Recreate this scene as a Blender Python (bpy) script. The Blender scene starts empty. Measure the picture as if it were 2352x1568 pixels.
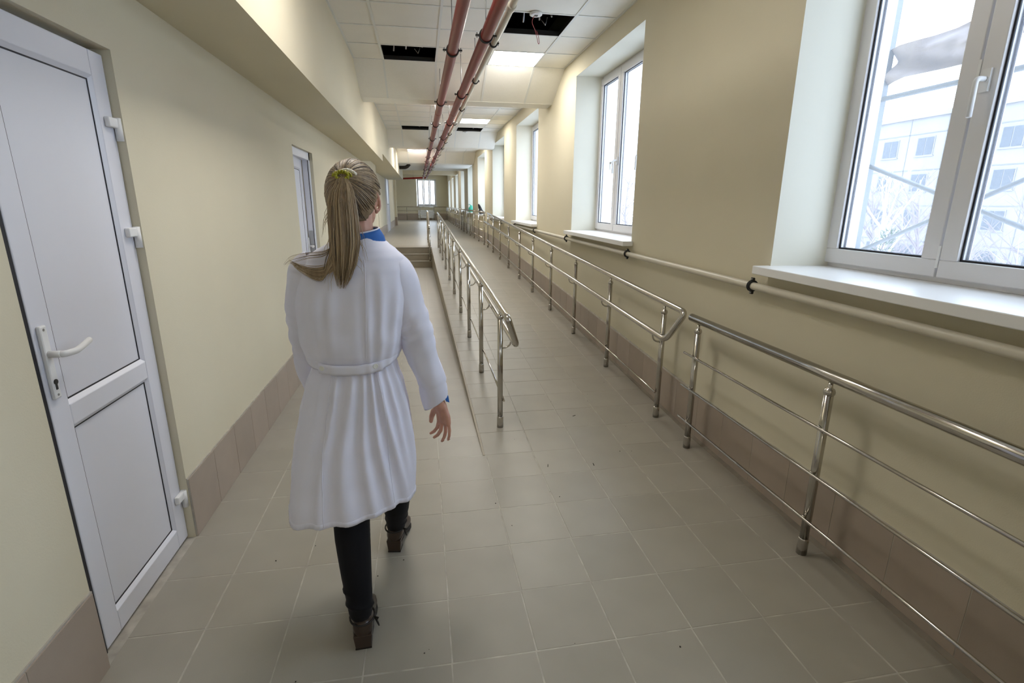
import bpy, bmesh, math, random
from math import sin, cos, pi, radians, sqrt, atan2, exp
from mathutils import Vector, Matrix, noise

random.seed(7)
SC = bpy.context.scene
COL = SC.collection

# ------------------------------------------------------------------ camera
FPX = 1178.9                                   # focal length in pixels of the 2352 x 1568 frame
PITCH, YAW, ROLL, EYE = radians(14.976), radians(9.757), radians(0.3626), 1.54
cam_data = bpy.data.cameras.new('camera')
cam_data.sensor_fit = 'HORIZONTAL'
cam_data.sensor_width = 36.0
cam_data.lens = 36.0 * FPX / 2352.0
cam_data.clip_start, cam_data.clip_end = 0.05, 500
cam = bpy.data.objects.new('camera', cam_data)
COL.objects.link(cam)
fw = Vector((sin(YAW) * cos(PITCH), cos(YAW) * cos(PITCH), -sin(PITCH)))
rt = Vector((cos(YAW), -sin(YAW), 0))
up = rt.cross(fw)
r2 = rt * cos(ROLL) + up * sin(ROLL)
u2 = -rt * sin(ROLL) + up * cos(ROLL)
cam.matrix_world = Matrix(((r2.x, u2.x, -fw.x, 0), (r2.y, u2.y, -fw.y, 0), (r2.z, u2.z, -fw.z, EYE), (0, 0, 0, 1)))
SC.camera = cam

# ------------------------------------------------------------------ sky, exposure
SKY = 3.5
LAMP = 14.0
world = bpy.data.worlds.new('overcast_sky')
SC.world = world
world.use_nodes = True
bg = world.node_tree.nodes['Background']
bg.inputs[0].default_value = (0.75, 0.86, 1.0, 1)
bg.inputs[1].default_value = SKY
SC.view_settings.view_transform = 'Standard'
SC.view_settings.look = 'None'
SC.view_settings.gamma = 1.0
SC.view_settings.use_curve_mapping = False
SC.view_settings.exposure = 1.08
cy = SC.cycles
cy.use_denoising = True
cy.max_bounces = 14
cy.diffuse_bounces = 8
cy.glossy_bounces = 5
cy.transparent_max_bounces = 16
cy.sample_clamp_indirect = 6.0
cy.caustics_reflective = False
cy.caustics_refractive = False
cy.blur_glossy = 0.5

# ------------------------------------------------------------------ materials
MATS = {}
def mat(name, col, rough=0.6, metal=0.0, spec=0.4, var=0.0, vscale=8.0, speck=0.0, sscale=400.0,
        bump=0.0, bscale=60.0, coat=0.0, emit=None, sheen=0.0, objvar=0.0, stretch=None, sss=0.0):
    m = bpy.data.materials.new(name)
    m.use_nodes = True
    nt = m.node_tree; N = nt.nodes; L = nt.links
    b = N['Principled BSDF']
    b.inputs['Roughness'].default_value = rough
    b.inputs['Metallic'].default_value = metal
    b.inputs['Specular IOR Level'].default_value = spec
    if coat: b.inputs['Coat Weight'].default_value = coat; b.inputs['Coat Roughness'].default_value = 0.12
    if sheen: b.inputs['Sheen Weight'].default_value = sheen
    if sss:
        b.inputs['Subsurface Weight'].default_value = sss
        b.inputs['Subsurface Radius'].default_value = (0.02, 0.007, 0.004)
    c4 = (col[0], col[1], col[2], 1)
    b.inputs['Base Color'].default_value = c4
    tc = N.new('ShaderNodeTexCoord')
    last = None
    def scaled(f):
        mx = N.new('ShaderNodeMix'); mx.data_type = 'RGBA'; mx.blend_type = 'MULTIPLY'
        mx.inputs[0].default_value = 1.0
        if last is None: mx.inputs[6].default_value = c4
        else: L.new(last, mx.inputs[6])
        cb = N.new('ShaderNodeCombineColor')
        for k in range(3): L.new(f, cb.inputs[k])
        L.new(cb.outputs[0], mx.inputs[7])
        return mx.outputs[2]
    def mapped(fac, lo, hi, f0=0.3, f1=0.7):
        r = N.new('ShaderNodeMapRange')
        r.inputs[1].default_value = f0; r.inputs[2].default_value = f1
        r.inputs[3].default_value = lo; r.inputs[4].default_value = hi
        L.new(fac, r.inputs[0]); return r.outputs[0]
    src = tc.outputs['Object']
    if stretch:
        mp = N.new('ShaderNodeMapping'); mp.inputs['Scale'].default_value = stretch
        L.new(src, mp.inputs[0]); src = mp.outputs[0]
    if var:
        n = N.new('ShaderNodeTexNoise'); n.inputs['Scale'].default_value = vscale; n.inputs['Detail'].default_value = 4
        L.new(src, n.inputs[0]); last = scaled(mapped(n.outputs[0], 1 - var, 1 + var * 0.6))
    if speck:
        n = N.new('ShaderNodeTexNoise'); n.inputs['Scale'].default_value = sscale; n.inputs['Detail'].default_value = 1
        L.new(src, n.inputs[0]); last = scaled(mapped(n.outputs[0], 1 - speck, 1 + speck * 0.4, 0.35, 0.6))
    if objvar:
        oi = N.new('ShaderNodeObjectInfo')
        last = scaled(mapped(oi.outputs['Random'], 1 - objvar, 1 + objvar, 0, 1))
    if last is not None: L.new(last, b.inputs['Base Color'])
    if bump:
        n = N.new('ShaderNodeTexNoise'); n.inputs['Scale'].default_value = bscale; n.inputs['Detail'].default_value = 3
        L.new(src, n.inputs[0])
        bp = N.new('ShaderNodeBump'); bp.inputs['Strength'].default_value = bump; bp.inputs['Distance'].default_value = 0.01
        L.new(n.outputs[0], bp.inputs['Height']); L.new(bp.outputs[0], b.inputs['Normal'])
    if emit:
        b.inputs['Emission Color'].default_value = (*emit[:3], 1)
        b.inputs['Emission Strength'].default_value = emit[3]
    MATS[name] = m
    return m

mat('paint_cream', (0.64, 0.59, 0.45), 0.75, spec=0.25, var=0.03, vscale=1.2, bump=0.06, bscale=180)
mat('paint_reveal', (0.74, 0.72, 0.62), 0.6, spec=0.3, var=0.02, vscale=2)
mat('floor_tile', (0.315, 0.292, 0.246), 0.34, spec=0.45, var=0.05, vscale=5, speck=0.10, sscale=900, objvar=0.035)
mat('skirting_tile', (0.36, 0.295, 0.24), 0.38, spec=0.4, var=0.06, vscale=6, speck=0.07, sscale=800, objvar=0.05)
mat('step_tile', (0.30, 0.26, 0.20), 0.4, var=0.06, vscale=6, speck=0.08, sscale=800)
mat('grout', (0.42, 0.39, 0.34), 0.85, var=0.25, vscale=14)
mat('grout_dark', (0.20, 0.17, 0.13), 0.85, var=0.2, vscale=10)
mat('ceiling_tile', (0.84, 0.82, 0.755), 0.85, spec=0.2, var=0.02, vscale=4, speck=0.06, sscale=260, bump=0.12, bscale=300, objvar=0.02)
mat('ceiling_bar', (0.74, 0.75, 0.72), 0.5)
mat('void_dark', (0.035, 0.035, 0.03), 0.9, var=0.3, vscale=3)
mat('metal_dark', (0.05, 0.05, 0.05), 0.4, metal=0.6)
mat('zinc', (0.42, 0.42, 0.42), 0.35, metal=0.9)
mat('steel', (0.50, 0.475, 0.435), 0.15, metal=1.0, var=0.05, vscale=20)
mat('pvc_white', (0.70, 0.71, 0.78), 0.32, spec=0.5, var=0.015, vscale=3)
mat('pvc_window', (0.70, 0.69, 0.70), 0.33, spec=0.5)
mat('gasket', (0.012, 0.012, 0.018), 0.5)
mat('sill_white', (0.80, 0.80, 0.80), 0.3, spec=0.5)
mat('red_paint', (0.19, 0.012, 0.010), 0.36, spec=0.24, var=0.10, vscale=7)
mat('pipe_white', (0.60, 0.56, 0.46), 0.35, spec=0.45, var=0.03, vscale=5)
mat('rubber', (0.02, 0.02, 0.02), 0.6)
mat('wire_red', (0.35, 0.04, 0.04), 0.5)
mat('plastic_white', (0.75, 0.75, 0.75), 0.4)
mat('led', (0.9, 0.9, 0.9), 0.5, emit=(1.0, 0.962, 0.895, LAMP))
mat('led_fill', (0.9, 0.9, 0.9), 0.5, emit=(1.0, 0.962, 0.895, LAMP * .25))
mat('concrete', (0.30, 0.30, 0.29), 0.9, var=0.15, vscale=2)
mat('facade', (0.210, 0.203, 0.196), 0.9, var=0.06, vscale=0.5)
mat('facade_joint', (0.128, 0.128, 0.128), 0.9)
mat('far_glass', (0.06, 0.07, 0.08), 0.3, spec=0.3)
mat('snow', (0.735, 0.735, 0.752), 0.9, var=0.05, vscale=0.3)
mat('birch', (0.342, 0.332, 0.323), 0.9, var=0.2, vscale=6)
mat('bush_twig', (0.218, 0.190, 0.199), 0.9)
mat('spruce', (0.080, 0.136, 0.080), 0.9)
mat('scaffold_paint', (0.13, 0.145, 0.16), 0.6)
mat('tarpaulin', (0.252, 0.221, 0.221), 0.8, var=0.2, vscale=4)
mat('green_bag', (0.08, 0.55, 0.38), 0.35, spec=0.5, var=0.2, vscale=20)
mat('black_cloth', (0.012, 0.012, 0.014), 0.85)
mat('duct_dark', (0.03, 0.022, 0.018), 0.5)
mat('coat_cloth', (0.75, 0.75, 0.86), 0.85, spec=0.2, var=0.02, vscale=9, bump=0.05, bscale=900, sheen=0.1)
mat('belt_cloth', (0.74, 0.74, 0.84), 0.85, spec=0.2, bump=0.05, bscale=900)
mat('shirt_blue', (0.03, 0.13, 0.42), 0.8, var=0.1, vscale=30)
mat('trouser_black', (0.006, 0.006, 0.008), 0.9, spec=0.2, sheen=0.05)
mat('shoe_leather', (0.040, 0.024, 0.016), 0.35, spec=0.5, var=0.15, vscale=40)
mat('shoe_sole', (0.012, 0.009, 0.007), 0.55)
mat('skin', (0.55, 0.30, 0.22), 0.5, spec=0.4, var=0.08, vscale=30, sss=0.12)
mat('hair', (0.27, 0.19, 0.11), 0.42, spec=0.5, var=0.35, vscale=120, stretch=(1, 1, 0.08), objvar=0.0)
mat('hair_light', (0.42, 0.315, 0.19), 0.40, spec=0.5, var=0.25, vscale=60, stretch=(1, 1, 0.1))
mat('hair_dark', (0.095, 0.070, 0.048), 0.45, spec=0.4, var=0.2, vscale=80)
mat('pearl', (0.75, 0.72, 0.62), 0.25, spec=0.6)
mat('beads_yellow', (0.38, 0.36, 0.02), 0.25, spec=0.6)
mat('eye_white', (0.8, 0.8, 0.8), 0.2)
mat('nail', (0.60, 0.36, 0.30), 0.25)
mat('button', (0.74, 0.74, 0.70), 0.3)
mat('debris_dark', (0.03, 0.025, 0.02), 0.9)
mat('radiator_white', (0.72, 0.72, 0.70), 0.35)
mat('hatch_wall', (0.10, 0.10, 0.09), 0.9)

def glass_mat():
    m = bpy.data.materials.new('window_glass'); m.use_nodes = True
    nt = m.node_tree; N = nt.nodes; L = nt.links
    N.remove(N['Principled BSDF'])
    out = N['Material Output']
    tr = N.new('ShaderNodeBsdfTransparent'); tr.inputs[0].default_value = (0.93, 0.95, 0.97, 1)
    gl = N.new('ShaderNodeBsdfGlossy'); gl.inputs['Roughness'].default_value = 0.02
    lw = N.new('ShaderNodeLayerWeight'); lw.inputs[0].default_value = 0.5
    pw = N.new('ShaderNodeMath'); pw.operation = 'POWER'; pw.inputs[1].default_value = 5; L.new(lw.outputs['Facing'], pw.inputs[0])
    fr = N.new('ShaderNodeMath'); fr.operation = 'MULTIPLY_ADD'; fr.inputs[1].default_value = 0.93; fr.inputs[2].default_value = 0.03; L.new(pw.outputs[0], fr.inputs[0])
    mx = N.new('ShaderNodeMixShader')
    L.new(fr.outputs[0], mx.inputs[0]); L.new(tr.outputs[0], mx.inputs[1]); L.new(gl.outputs[0], mx.inputs[2])
    veil = N.new('ShaderNodeBsdfTranslucent'); veil.inputs[0].default_value = (0.80, 0.84, 0.95, 1)   # pale veil imitating glare haze over the bright view
    m2 = N.new('ShaderNodeMixShader'); m2.inputs[0].default_value = 0.05
    L.new(mx.outputs[0], m2.inputs[1]); L.new(veil.outputs[0], m2.inputs[2])
    L.new(m2.outputs[0], out.inputs[0])
    MATS['window_glass'] = m
glass_mat()

def grid_mat(name, base, joint, px, py, ox, oy, width, axes='XY', rough=0.36):
    """flat tiling too far away to tell the tiles apart: thin joint lines every px, py metres"""
    m = bpy.data.materials.new(name); m.use_nodes = True
    nt = m.node_tree; N = nt.nodes; L = nt.links
    b = N['Principled BSDF']; b.inputs['Roughness'].default_value = rough
    tc = N.new('ShaderNodeTexCoord'); sp = N.new('ShaderNodeSeparateXYZ'); L.new(tc.outputs['Object'], sp.inputs[0])
    def line(sock, p, o):
        a = N.new('ShaderNodeMath'); a.operation = 'SUBTRACT'; L.new(sock, a.inputs[0]); a.inputs[1].default_value = o
        c = N.new('ShaderNodeMath'); c.operation = 'PINGPONG'; L.new(a.outputs[0], c.inputs[0]); c.inputs[1].default_value = p / 2
        d = N.new('ShaderNodeMath'); d.operation = 'LESS_THAN'; L.new(c.outputs[0], d.inputs[0]); d.inputs[1].default_value = width / 2
        return d.outputs[0]
    s = {'X': 0, 'Y': 1, 'Z': 2}
    mxm = N.new('ShaderNodeMath'); mxm.operation = 'MAXIMUM'
    L.new(line(sp.outputs[s[axes[0]]], px, ox), mxm.inputs[0]); L.new(line(sp.outputs[s[axes[1]]], py, oy), mxm.inputs[1])
    nz = N.new('ShaderNodeTexNoise'); nz.inputs['Scale'].default_value = 3; L.new(tc.outputs['Object'], nz.inputs[0])
    rm = N.new('ShaderNodeMapRange'); rm.inputs[3].default_value = 0.93; rm.inputs[4].default_value = 1.05; L.new(nz.outputs[0], rm.inputs[0])
    mix = N.new('ShaderNodeMix'); mix.data_type = 'RGBA'; mix.inputs[6].default_value = (*base, 1); mix.inputs[7].default_value = (*joint, 1)
    L.new(mxm.outputs[0], mix.inputs[0])
    vm = N.new('ShaderNodeVectorMath'); vm.operation = 'SCALE'; L.new(mix.outputs[2], vm.inputs[0]); L.new(rm.outputs[0], vm.inputs[3])
    L.new(vm.outputs[0], b.inputs['Base Color'])
    MATS[name] = m
TX0, TY0, TP = 0.045, 1.445, 0.30
grid_mat('floor_far', (0.315, 0.292, 0.246), (0.37, 0.345, 0.295), TP, TP, TX0, TY0, 0.006)
grid_mat('skirting_far', (0.36, 0.295, 0.24), (0.22, 0.18, 0.14), TP, 9.0, TY0, 4.4, 0.006, 'YZ')
grid_mat('ceiling_far', (0.84, 0.82, 0.755), (0.6, 0.6, 0.56), 0.6, 0.6, 0.23, 0.55, 0.014, 'XY', 0.85)

# ------------------------------------------------------------------ mesh helpers
class MB:
    """collects geometry and links it as one mesh object"""
    def __init__(s): s.v = []; s.f = []; s.m = []; s.sm = []
    def add(s, vs, fs, mi=0, smooth=False):
        o = len(s.v); s.v += [tuple(p) for p in vs]
        for f in fs: s.f.append(tuple(i + o for i in f)); s.m.append(mi); s.sm.append(smooth)
        return s
    def box(s, x0, x1, y0, y1, z0, z1, mi=0, M=None):
        vs = [Vector((x, y, z)) for z in (z0, z1) for y in (y0, y1) for x in (x0, x1)]
        if M is not None: vs = [M @ p for p in vs]
        return s.add(vs, [(0, 2, 3, 1), (4, 5, 7, 6), (0, 1, 5, 4), (2, 6, 7, 3), (0, 4, 6, 2), (1, 3, 7, 5)], mi)
    def prism(s, poly, z0, z1, mi=0, side=None):
        n = len(poly); a = sum(poly[i][0] * poly[(i + 1) % n][1] - poly[(i + 1) % n][0] * poly[i][1] for i in range(n))
        if a < 0: poly = poly[::-1]; side = side[-2::-1] + side[-1:] if side else None
        vs = [(x, y, z0) for x, y in poly] + [(x, y, z1) for x, y in poly]
        s.add(vs, [tuple(range(n))[::-1], tuple(range(n, 2 * n))], mi)
        o = len(s.v) - 2 * n
        for i in range(n):
            j = (i + 1) % n
            s.f.append((o + i, o + j, o + n + j, o + n + i)); s.m.append(side[i] if side else mi); s.sm.append(False)
        return s
    def hexa(s, b, t, mi=0):
        """b, t: four bottom and four top corners, counter-clockwise seen from above"""
        return s.add(list(b) + list(t), [(3, 2, 1, 0), (4, 5, 6, 7), (0, 1, 5, 4), (1, 2, 6, 5), (2, 3, 7, 6), (3, 0, 4, 7)], mi)
    def tube(s, pts, r, n=12, mi=0, cap=True, closed=False, flat=None):
        pts = [Vector(p) for p in pts]; m = len(pts)
        rs = r if isinstance(r, (list, tuple)) else [r] * m
        nor = None; vs = []
        for i, p in enumerate(pts):
            if closed: t = pts[(i + 1) % m] - pts[i - 1]
            else: t = pts[min(i + 1, m - 1)] - pts[max(i - 1, 0)]
            t = t.normalized() if t.length > 1e-9 else Vector((0, 0, 1))
            if nor is None:
                a = Vector((0, 0, 1)) if abs(t.z) < 0.9 else Vector((1, 0, 0))
                nor = (a - t * a.dot(t)).normalized()
            else:
                nor = nor - t * nor.dot(t)
                nor = nor.normalized() if nor.length > 1e-6 else t.orthogonal().normalized()
            bi = t.cross(nor)
            for k in range(n):
                an = 2 * pi * k / n
                f = flat if flat else 1.0
                vs.append(p + nor * (rs[i] * cos(an)) + bi * (rs[i] * f * sin(an)))
        fs = []
        for i in range(m if closed else m - 1):
            for k in range(n):
                a, b = i * n + k, i * n + (k + 1) % n
                c, d = ((i + 1) % m) * n + (k + 1) % n, ((i + 1) % m) * n + k
                fs.append((a, b, c, d))
        s.add(vs, fs, mi, True)
        if cap and not closed:
            o = len(s.v) - len(vs)
            s.f.append(tuple(o + k for k in range(n))[::-1]); s.m.append(mi); s.sm.append(False)
            s.f.append(tuple(o + (m - 1) * n + k for k in range(n))); s.m.append(mi); s.sm.append(False)
        return s
    def lathe(s, prof, n=24, mi=0, M=None, smooth=True):
        """prof: (radius, height) pairs turned about z"""
        vs = []; m = len(prof)
        for r, z in prof:
            for k in range(n):
                p = Vector((r * cos(2 * pi * k / n), r * sin(2 * pi * k / n), z)); vs.append(M @ p if M is not None else p)
        fs = [(i * n + k, i * n + (k + 1) % n, (i + 1) * n + (k + 1) % n, (i + 1) * n + k) for i in range(m - 1) for k in range(n)]
        s.add(vs, fs, mi, smooth)
        o = len(s.v) - len(vs)
        s.f.append(tuple(o + k for k in range(n))[::-1]); s.m.append(mi); s.sm.append(False)
        s.f.append(tuple(o + (m - 1) * n + k for k in range(n))); s.m.append(mi); s.sm.append(False)
        return s
    def ball(s, c, r, nu=14, nv=9, mi=0, M=None):
        c = Vector(c); R = r if isinstance(r, (tuple, list)) else (r, r, r)
        vs = [Vector((0, 0, -R[2]))]
        for j in range(1, nv):
            a = -pi / 2 + pi * j / nv
            for k in range(nu): vs.append(Vector((R[0] * cos(a) * cos(2 * pi * k / nu), R[1] * cos(a) * sin(2 * pi * k / nu), R[2] * sin(a))))
        vs.append(Vector((0, 0, R[2])))
        fs = [(0, 1 + (k + 1) % nu, 1 + k) for k in range(nu)]
        for j in range(nv - 2):
            for k in range(nu):
                a = 1 + j * nu; fs.append((a + k, a + (k + 1) % nu, a + nu + (k + 1) % nu, a + nu + k))
        a = 1 + (nv - 2) * nu; fs += [(a + k, a + (k + 1) % nu, len(vs) - 1) for k in range(nu)]
        vs = [(M @ p if M is not None else p) + c for p in vs]
        return s.add(vs, fs, mi, True)
    def grid(s, rows, closed=False, mi=0, smooth=True):
        m, n = len(rows), len(rows[0])
        vs = [p for r in rows for p in r]
        fs = []
        for i in range(m - 1):
            for k in range(n if closed else n - 1):
                fs.append((i * n + k, i * n + (k + 1) % n, (i + 1) * n + (k + 1) % n, (i + 1) * n + k))
        return s.add(vs, fs, mi, smooth)
    def mesh(s, name, mats):
        me = bpy.data.meshes.new(name)
        me.from_pydata(s.v, [], s.f)
        for mm in (mats if isinstance(mats, (list, tuple)) else [mats]): me.materials.append(MATS[mm])
        me.polygons.foreach_set('material_index', s.m)
        me.polygons.foreach_set('use_smooth', s.sm)
        me.update()
        return me
    def build(s, name, mats, parent=None, bevel=0.0):
        o = bpy.data.objects.new(name, s.mesh(name, mats))
        return place(o, parent, bevel)

def place(o, parent=None, bevel=0.0):
    COL.objects.link(o)
    if parent is not None:
        o.parent = parent
        o.matrix_parent_inverse = Matrix.Translation(-wloc(parent))
    if bevel:
        b = o.modifiers.new('edge', 'BEVEL'); b.width = bevel; b.segments = 2; b.limit_method = 'ANGLE'
    return o
def wloc(o):
    """base point of an unrotated parent (its own parents' inverse cancels their offset)"""
    p = Vector(o.location)
    return p
def tag(o, label=None, cat=None, group=None, kind=None):
    if label: o['label'] = label
    if cat: o['category'] = cat
    if group: o['group'] = group
    if kind: o['kind'] = kind
    return o
def thing(name, label, cat, loc=(0, 0, 0), group=None, kind=None):
    o = bpy.data.objects.new(name, None); COL.objects.link(o); o.location = loc
    o.empty_display_size = 0.1
    return tag(o, label, cat, group, kind)
def struct(name, label, cat, mb=None, mats=None, bevel=0.0):
    if mb is None: return thing(name, label, cat, kind='structure')
    return tag(mb.build(name, mats, None, bevel), label, cat, kind='structure')
def inst(name, me, parent, loc=(0, 0, 0), rot=None):
    """another object on shared mesh data; loc in world metres"""
    o = bpy.data.objects.new(name, me); COL.objects.link(o)
    if parent is not None:
        o.parent = parent; o.matrix_parent_inverse = Matrix.Translation(-wloc(parent))
    o.location = loc
    if rot: o.rotation_euler = rot
    return o
def copy_tree(o, parent=None):
    c = o.copy(); COL.objects.link(c); c.parent = parent
    for ch in list(o.children): copy_tree(ch, c)
    return c
def lerp(a, b, t): return a + (b - a) * t
def interp(tab, z):
    """tab: sorted (key, values...)"""
    if z <= tab[0][0]: return tab[0][1:]
    for a, b in zip(tab, tab[1:]):
        if z <= b[0]:
            t = (z - a[0]) / (b[0] - a[0]); t = t * t * (3 - 2 * t) * 0.5 + t * 0.5
            return tuple(lerp(p, q, t) for p, q in zip(a[1:], b[1:]))
    return tab[-1][1:]
def arc_path(pts, rad, n=5):
    """polyline with its inner corners rounded"""
    P = [Vector(p) for p in pts]; out = [P[0]]
    for i in range(1, len(P) - 1):
        a = (P[i - 1] - P[i]).normalized(); b = (P[i + 1] - P[i]).normalized()
        s, e = P[i] + a * rad, P[i] + b * rad
        for k in range(n + 1):
            t = k / n; out.append(s * (1 - t) ** 2 + P[i] * 2 * t * (1 - t) + e * t * t)
    out.append(P[-1]); return out
# ------------------------------------------------------------------ the shell
XL, XR = -1.12, 1.80
ZC, ZB = 3.15, 2.85                      # coffer ceiling, underside of the cross beams
ZR = 3.85                                # slab above the suspended ceiling
YB, YE = -5.0, 37.0                      # back wall, end wall
ZP = 0.45                                # landing
RS, RY = 0.0428, 2.945                    # ramp slope and foot
def rz(y): return max(0.0, min(ZP, RS * (y - RY)))
def rx(y): return lerp(0.335, 0.215, (y - 3.0) / 10.4)     # left edge of the ramp
YT = RY + ZP / RS                        # ramp top

# ---- floor: grout bed with single tiles where they can be told apart, plain tiling beyond
floor = struct('floor', 'grey-beige square porcelain floor tiles of the corridor', 'floor')
NEAR_Y = TY0 + 20 * TP
b = MB(); b.box(XL - 0.2, XR + 0.1, YB, NEAR_Y, -0.12, -0.0010); b.build('grout_bed', 'grout', floor)
b = MB(); b.box(XL - 0.2, 0.40, NEAR_Y, 13.7, -0.12, 0.0); b.build('tiling_beyond', 'floor_far', floor)
b = MB(); b.box(XL - 0.2, XR + 0.1, YB, TY0 - 4 * TP - 0.003, -0.1, 0.0); b.build('tiling_behind', 'floor_far', floor)
gA = radians(0.55)
t = MB()
def bev_tile(w, d, h, e=0.0015):
    m = MB()
    x, y = w / 2, d / 2
    m.add([(-x, -y, -h), (x, -y, -h), (x, y, -h), (-x, y, -h), (-x, -y, -e), (x, -y, -e), (x, y, -e), (-x, y, -e),
           (-x + e, -y + e, 0), (x - e, -y + e, 0), (x - e, y - e, 0), (-x + e, y - e, 0)],
          [(0, 1, 5, 4), (1, 2, 6, 5), (2, 3, 7, 6), (3, 0, 4, 7), (4, 5, 9, 8), (5, 6, 10, 9), (6, 7, 11, 10), (7, 4, 8, 11), (8, 9, 10, 11)])
    return m
JN = 0.0042
tile_me = bev_tile(TP - JN, TP - JN, 0.010).mesh('tile', 'floor_tile')
cut_l = bev_tile(TX0 - 3 * TP - XL - JN, TP - JN, 0.010).mesh('tile_cut', 'floor_tile')
cx_r = TX0 + 5 * TP
cut_r = bev_tile(XR - cx_r - JN, TP - JN, 0.010).mesh('tile_cut', 'floor_tile')
for j in range(-4, 20):
    y = TY0 + (j + 0.5) * TP
    for i in range(-4, 6):
        x = TX0 + (i + 0.5) * TP
        if i == -4: me, x = cut_l, (XL + TX0 - 3 * TP) / 2
        elif i == 5: me, x = cut_r, (XR + cx_r) / 2
        else: me = tile_me
        if y > 2.95 and x > rx(y) - 0.10: continue            # the ramp stands here
        yy = y + sin(gA) * (x - TX0) * (1 if -1 < i else 0.2)
        inst('tile', me, floor, (x, yy, random.uniform(-0.0006, 0.0003)), (0, 0, gA if i > -1 else 0))
# narrow cut pieces along the ramp side
b = MB(); b.add([(rx(3.0) - 0.35, 2.945, -0.0005), (rx(3.0), 2.945, -0.0005), (rx(13.3), 13.3, -0.0005), (rx(13.3) - 0.35, 13.3, -0.0005)], [(0, 1, 2, 3)])
b.build('tiling_strip', 'floor_far', floor)

# ---- ramp
ramp = struct('ramp', 'tiled wheelchair ramp rising along the window wall to the landing', 'ramp')
b = MB()
y0, y1 = 2.98, YT
b.hexa([(rx(y0), RY, -0.05), (XR + .05, RY, -0.05), (XR + .05, y1, -0.05), (rx(y1), y1, -0.05)],
       [(rx(y0), RY, -0.004), (XR + .05, RY, -0.004), (XR + .05, y1, ZP - 0.003), (rx(y1), y1, ZP - 0.003)])
b.build('ramp_body', 'step_tile', ramp)
b = MB(); b.add([(rx(y0) + .002, RY, -0.0008), (XR, RY, -0.0008), (XR, y1, ZP - 0.0012), (rx(y1) + .002, y1, ZP - 0.0012)], [(0, 1, 2, 3)]); b.build('grout_bed', 'grout', ramp)
ang = math.atan(RS)
YN = 9.4
n_rows = int((YN - RY) / TP)
for j in range(n_rows):
    yc = RY + (j + 0.5) * TP
    cols = []
    x = rx(yc)
    cols.append((x, 0.645)); xx = 0.645
    while xx < XR - 0.02:
        cols.append((xx, min(xx + TP, XR))); xx += TP
    for a, c in cols:
        w = c - a - JN
        if w < 0.05: continue
        if abs(w - (TP - JN)) < 1e-3: me = tile_me
        else: me = bev_tile(w, TP - JN, 0.010).mesh('tile_cut', 'floor_tile')
        inst('tile', me, ramp, ((a + c) / 2, yc, rz(yc) + 0.0005 + random.uniform(-0.0004, 0.0004)), (ang, 0, 0))
yn = RY + n_rows * TP
b = MB(); b.add([(rx(yn), yn, rz(yn)), (XR, yn, rz(yn)), (XR, y1, ZP), (rx(y1), y1, ZP)], [(0, 1, 2, 3)]); b.build('tiling_beyond', 'floor_far', ramp)
b = MB()                                     # edge strip on the open side of the ramp
b.hexa([(rx(y0) - 0.012, RY, -0.004), (rx(y0) + 0.002, RY, -0.004), (rx(y1) + 0.002, y1, -0.004), (rx(y1) - 0.012, y1, -0.004)],
       [(rx(y0) - 0.012, RY, 0.002), (rx(y0) + 0.002, RY, 0.002), (rx(y1) + 0.002, y1, ZP + 0.002), (rx(y1) - 0.012, y1, ZP + 0.002)])
b.build('side_facing', 'step_tile', ramp)

# ---- steps and landing
steps = struct('stair_steps', 'three tiled steps up to the landing beside the ramp', 'steps')
for k in range(3):
    ys = 13.06 + 0.28 * k; h = ZP / 3
    e = 13.06 + 0.28 * (k + 1) if k < 2 else 14.2
    b = MB(); b.box(XL - .1, rx(13.2), ys, e, h * k - 0.02, h * (k + 1)); b.build('step', 'step_tile', steps)
    b = MB(); b.box(XL, rx(13.2) + 0.001, ys - 0.012, ys + 0.03, h * (k + 1) - 0.012, h * (k + 1) + 0.004); b.build('nosing', 'floor_tile', steps)
b = MB(); b.box(rx(13.2), XR + 0.1, YT, YE, ZP - 0.1, ZP); b.box(-2.4, rx(13.2), 14.2, YE, ZP - 0.1, ZP)
struct('landing_floor', 'grey tiled landing floor beyond the steps', 'floor', b, 'floor_far')

# ---- right wall with window openings
WY = [(-3.2, -1.3), (0.547, 2.447), (4.33, 6.23), (8.22, 10.12), (11.62, 13.52), (15.2, 17.1), (18.9, 20.8), (22.55, 24.45), (26.4, 28.3), (30.0, 31.9), (33.7, 35.6)]
ZS, ZH = 1.235, 2.955
XF = 2.10                                  # inner face of the window frames
XO = 2.26                                  # outer face of the wall
SPL = 0.03
b = MB()
ys = [YB - 0.3] + [v for w in WY for v in w] + [YE + 0.3]
for k in range(0, len(ys), 2):
    a, c = ys[k], ys[k + 1]
    sa = SPL if k > 0 else 0; sc_ = SPL if k + 2 < len(ys) else 0
    poly = [(XR, a), (XF + 0.0, a - sa), (XO, a - sa), (XO, c + sc_), (XF, c + sc_), (XR, c)]
    b.prism(poly, -0.2, ZR, 0, [1, 1, 0, 1, 1, 0])
for a, c in WY:
    b.box(XR, XO, a - 0.001, c + 0.001, -0.2, ZS - 0.045)
    b.box(XR, XO, a - 0.001, c + 0.001, ZH, ZR, 0)
    b.add([(XR + .001, a, ZH - 0.001), (XO, a, ZH - 0.001), (XO, c, ZH - 0.001), (XR + .001, c, ZH - 0.001)], [(3, 2, 1, 0)], 1)
wall_right = struct('wall_right', 'cream window wall with deep white reveals along the ramp', 'wall', b, ['paint_cream', 'paint_reveal'])

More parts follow.
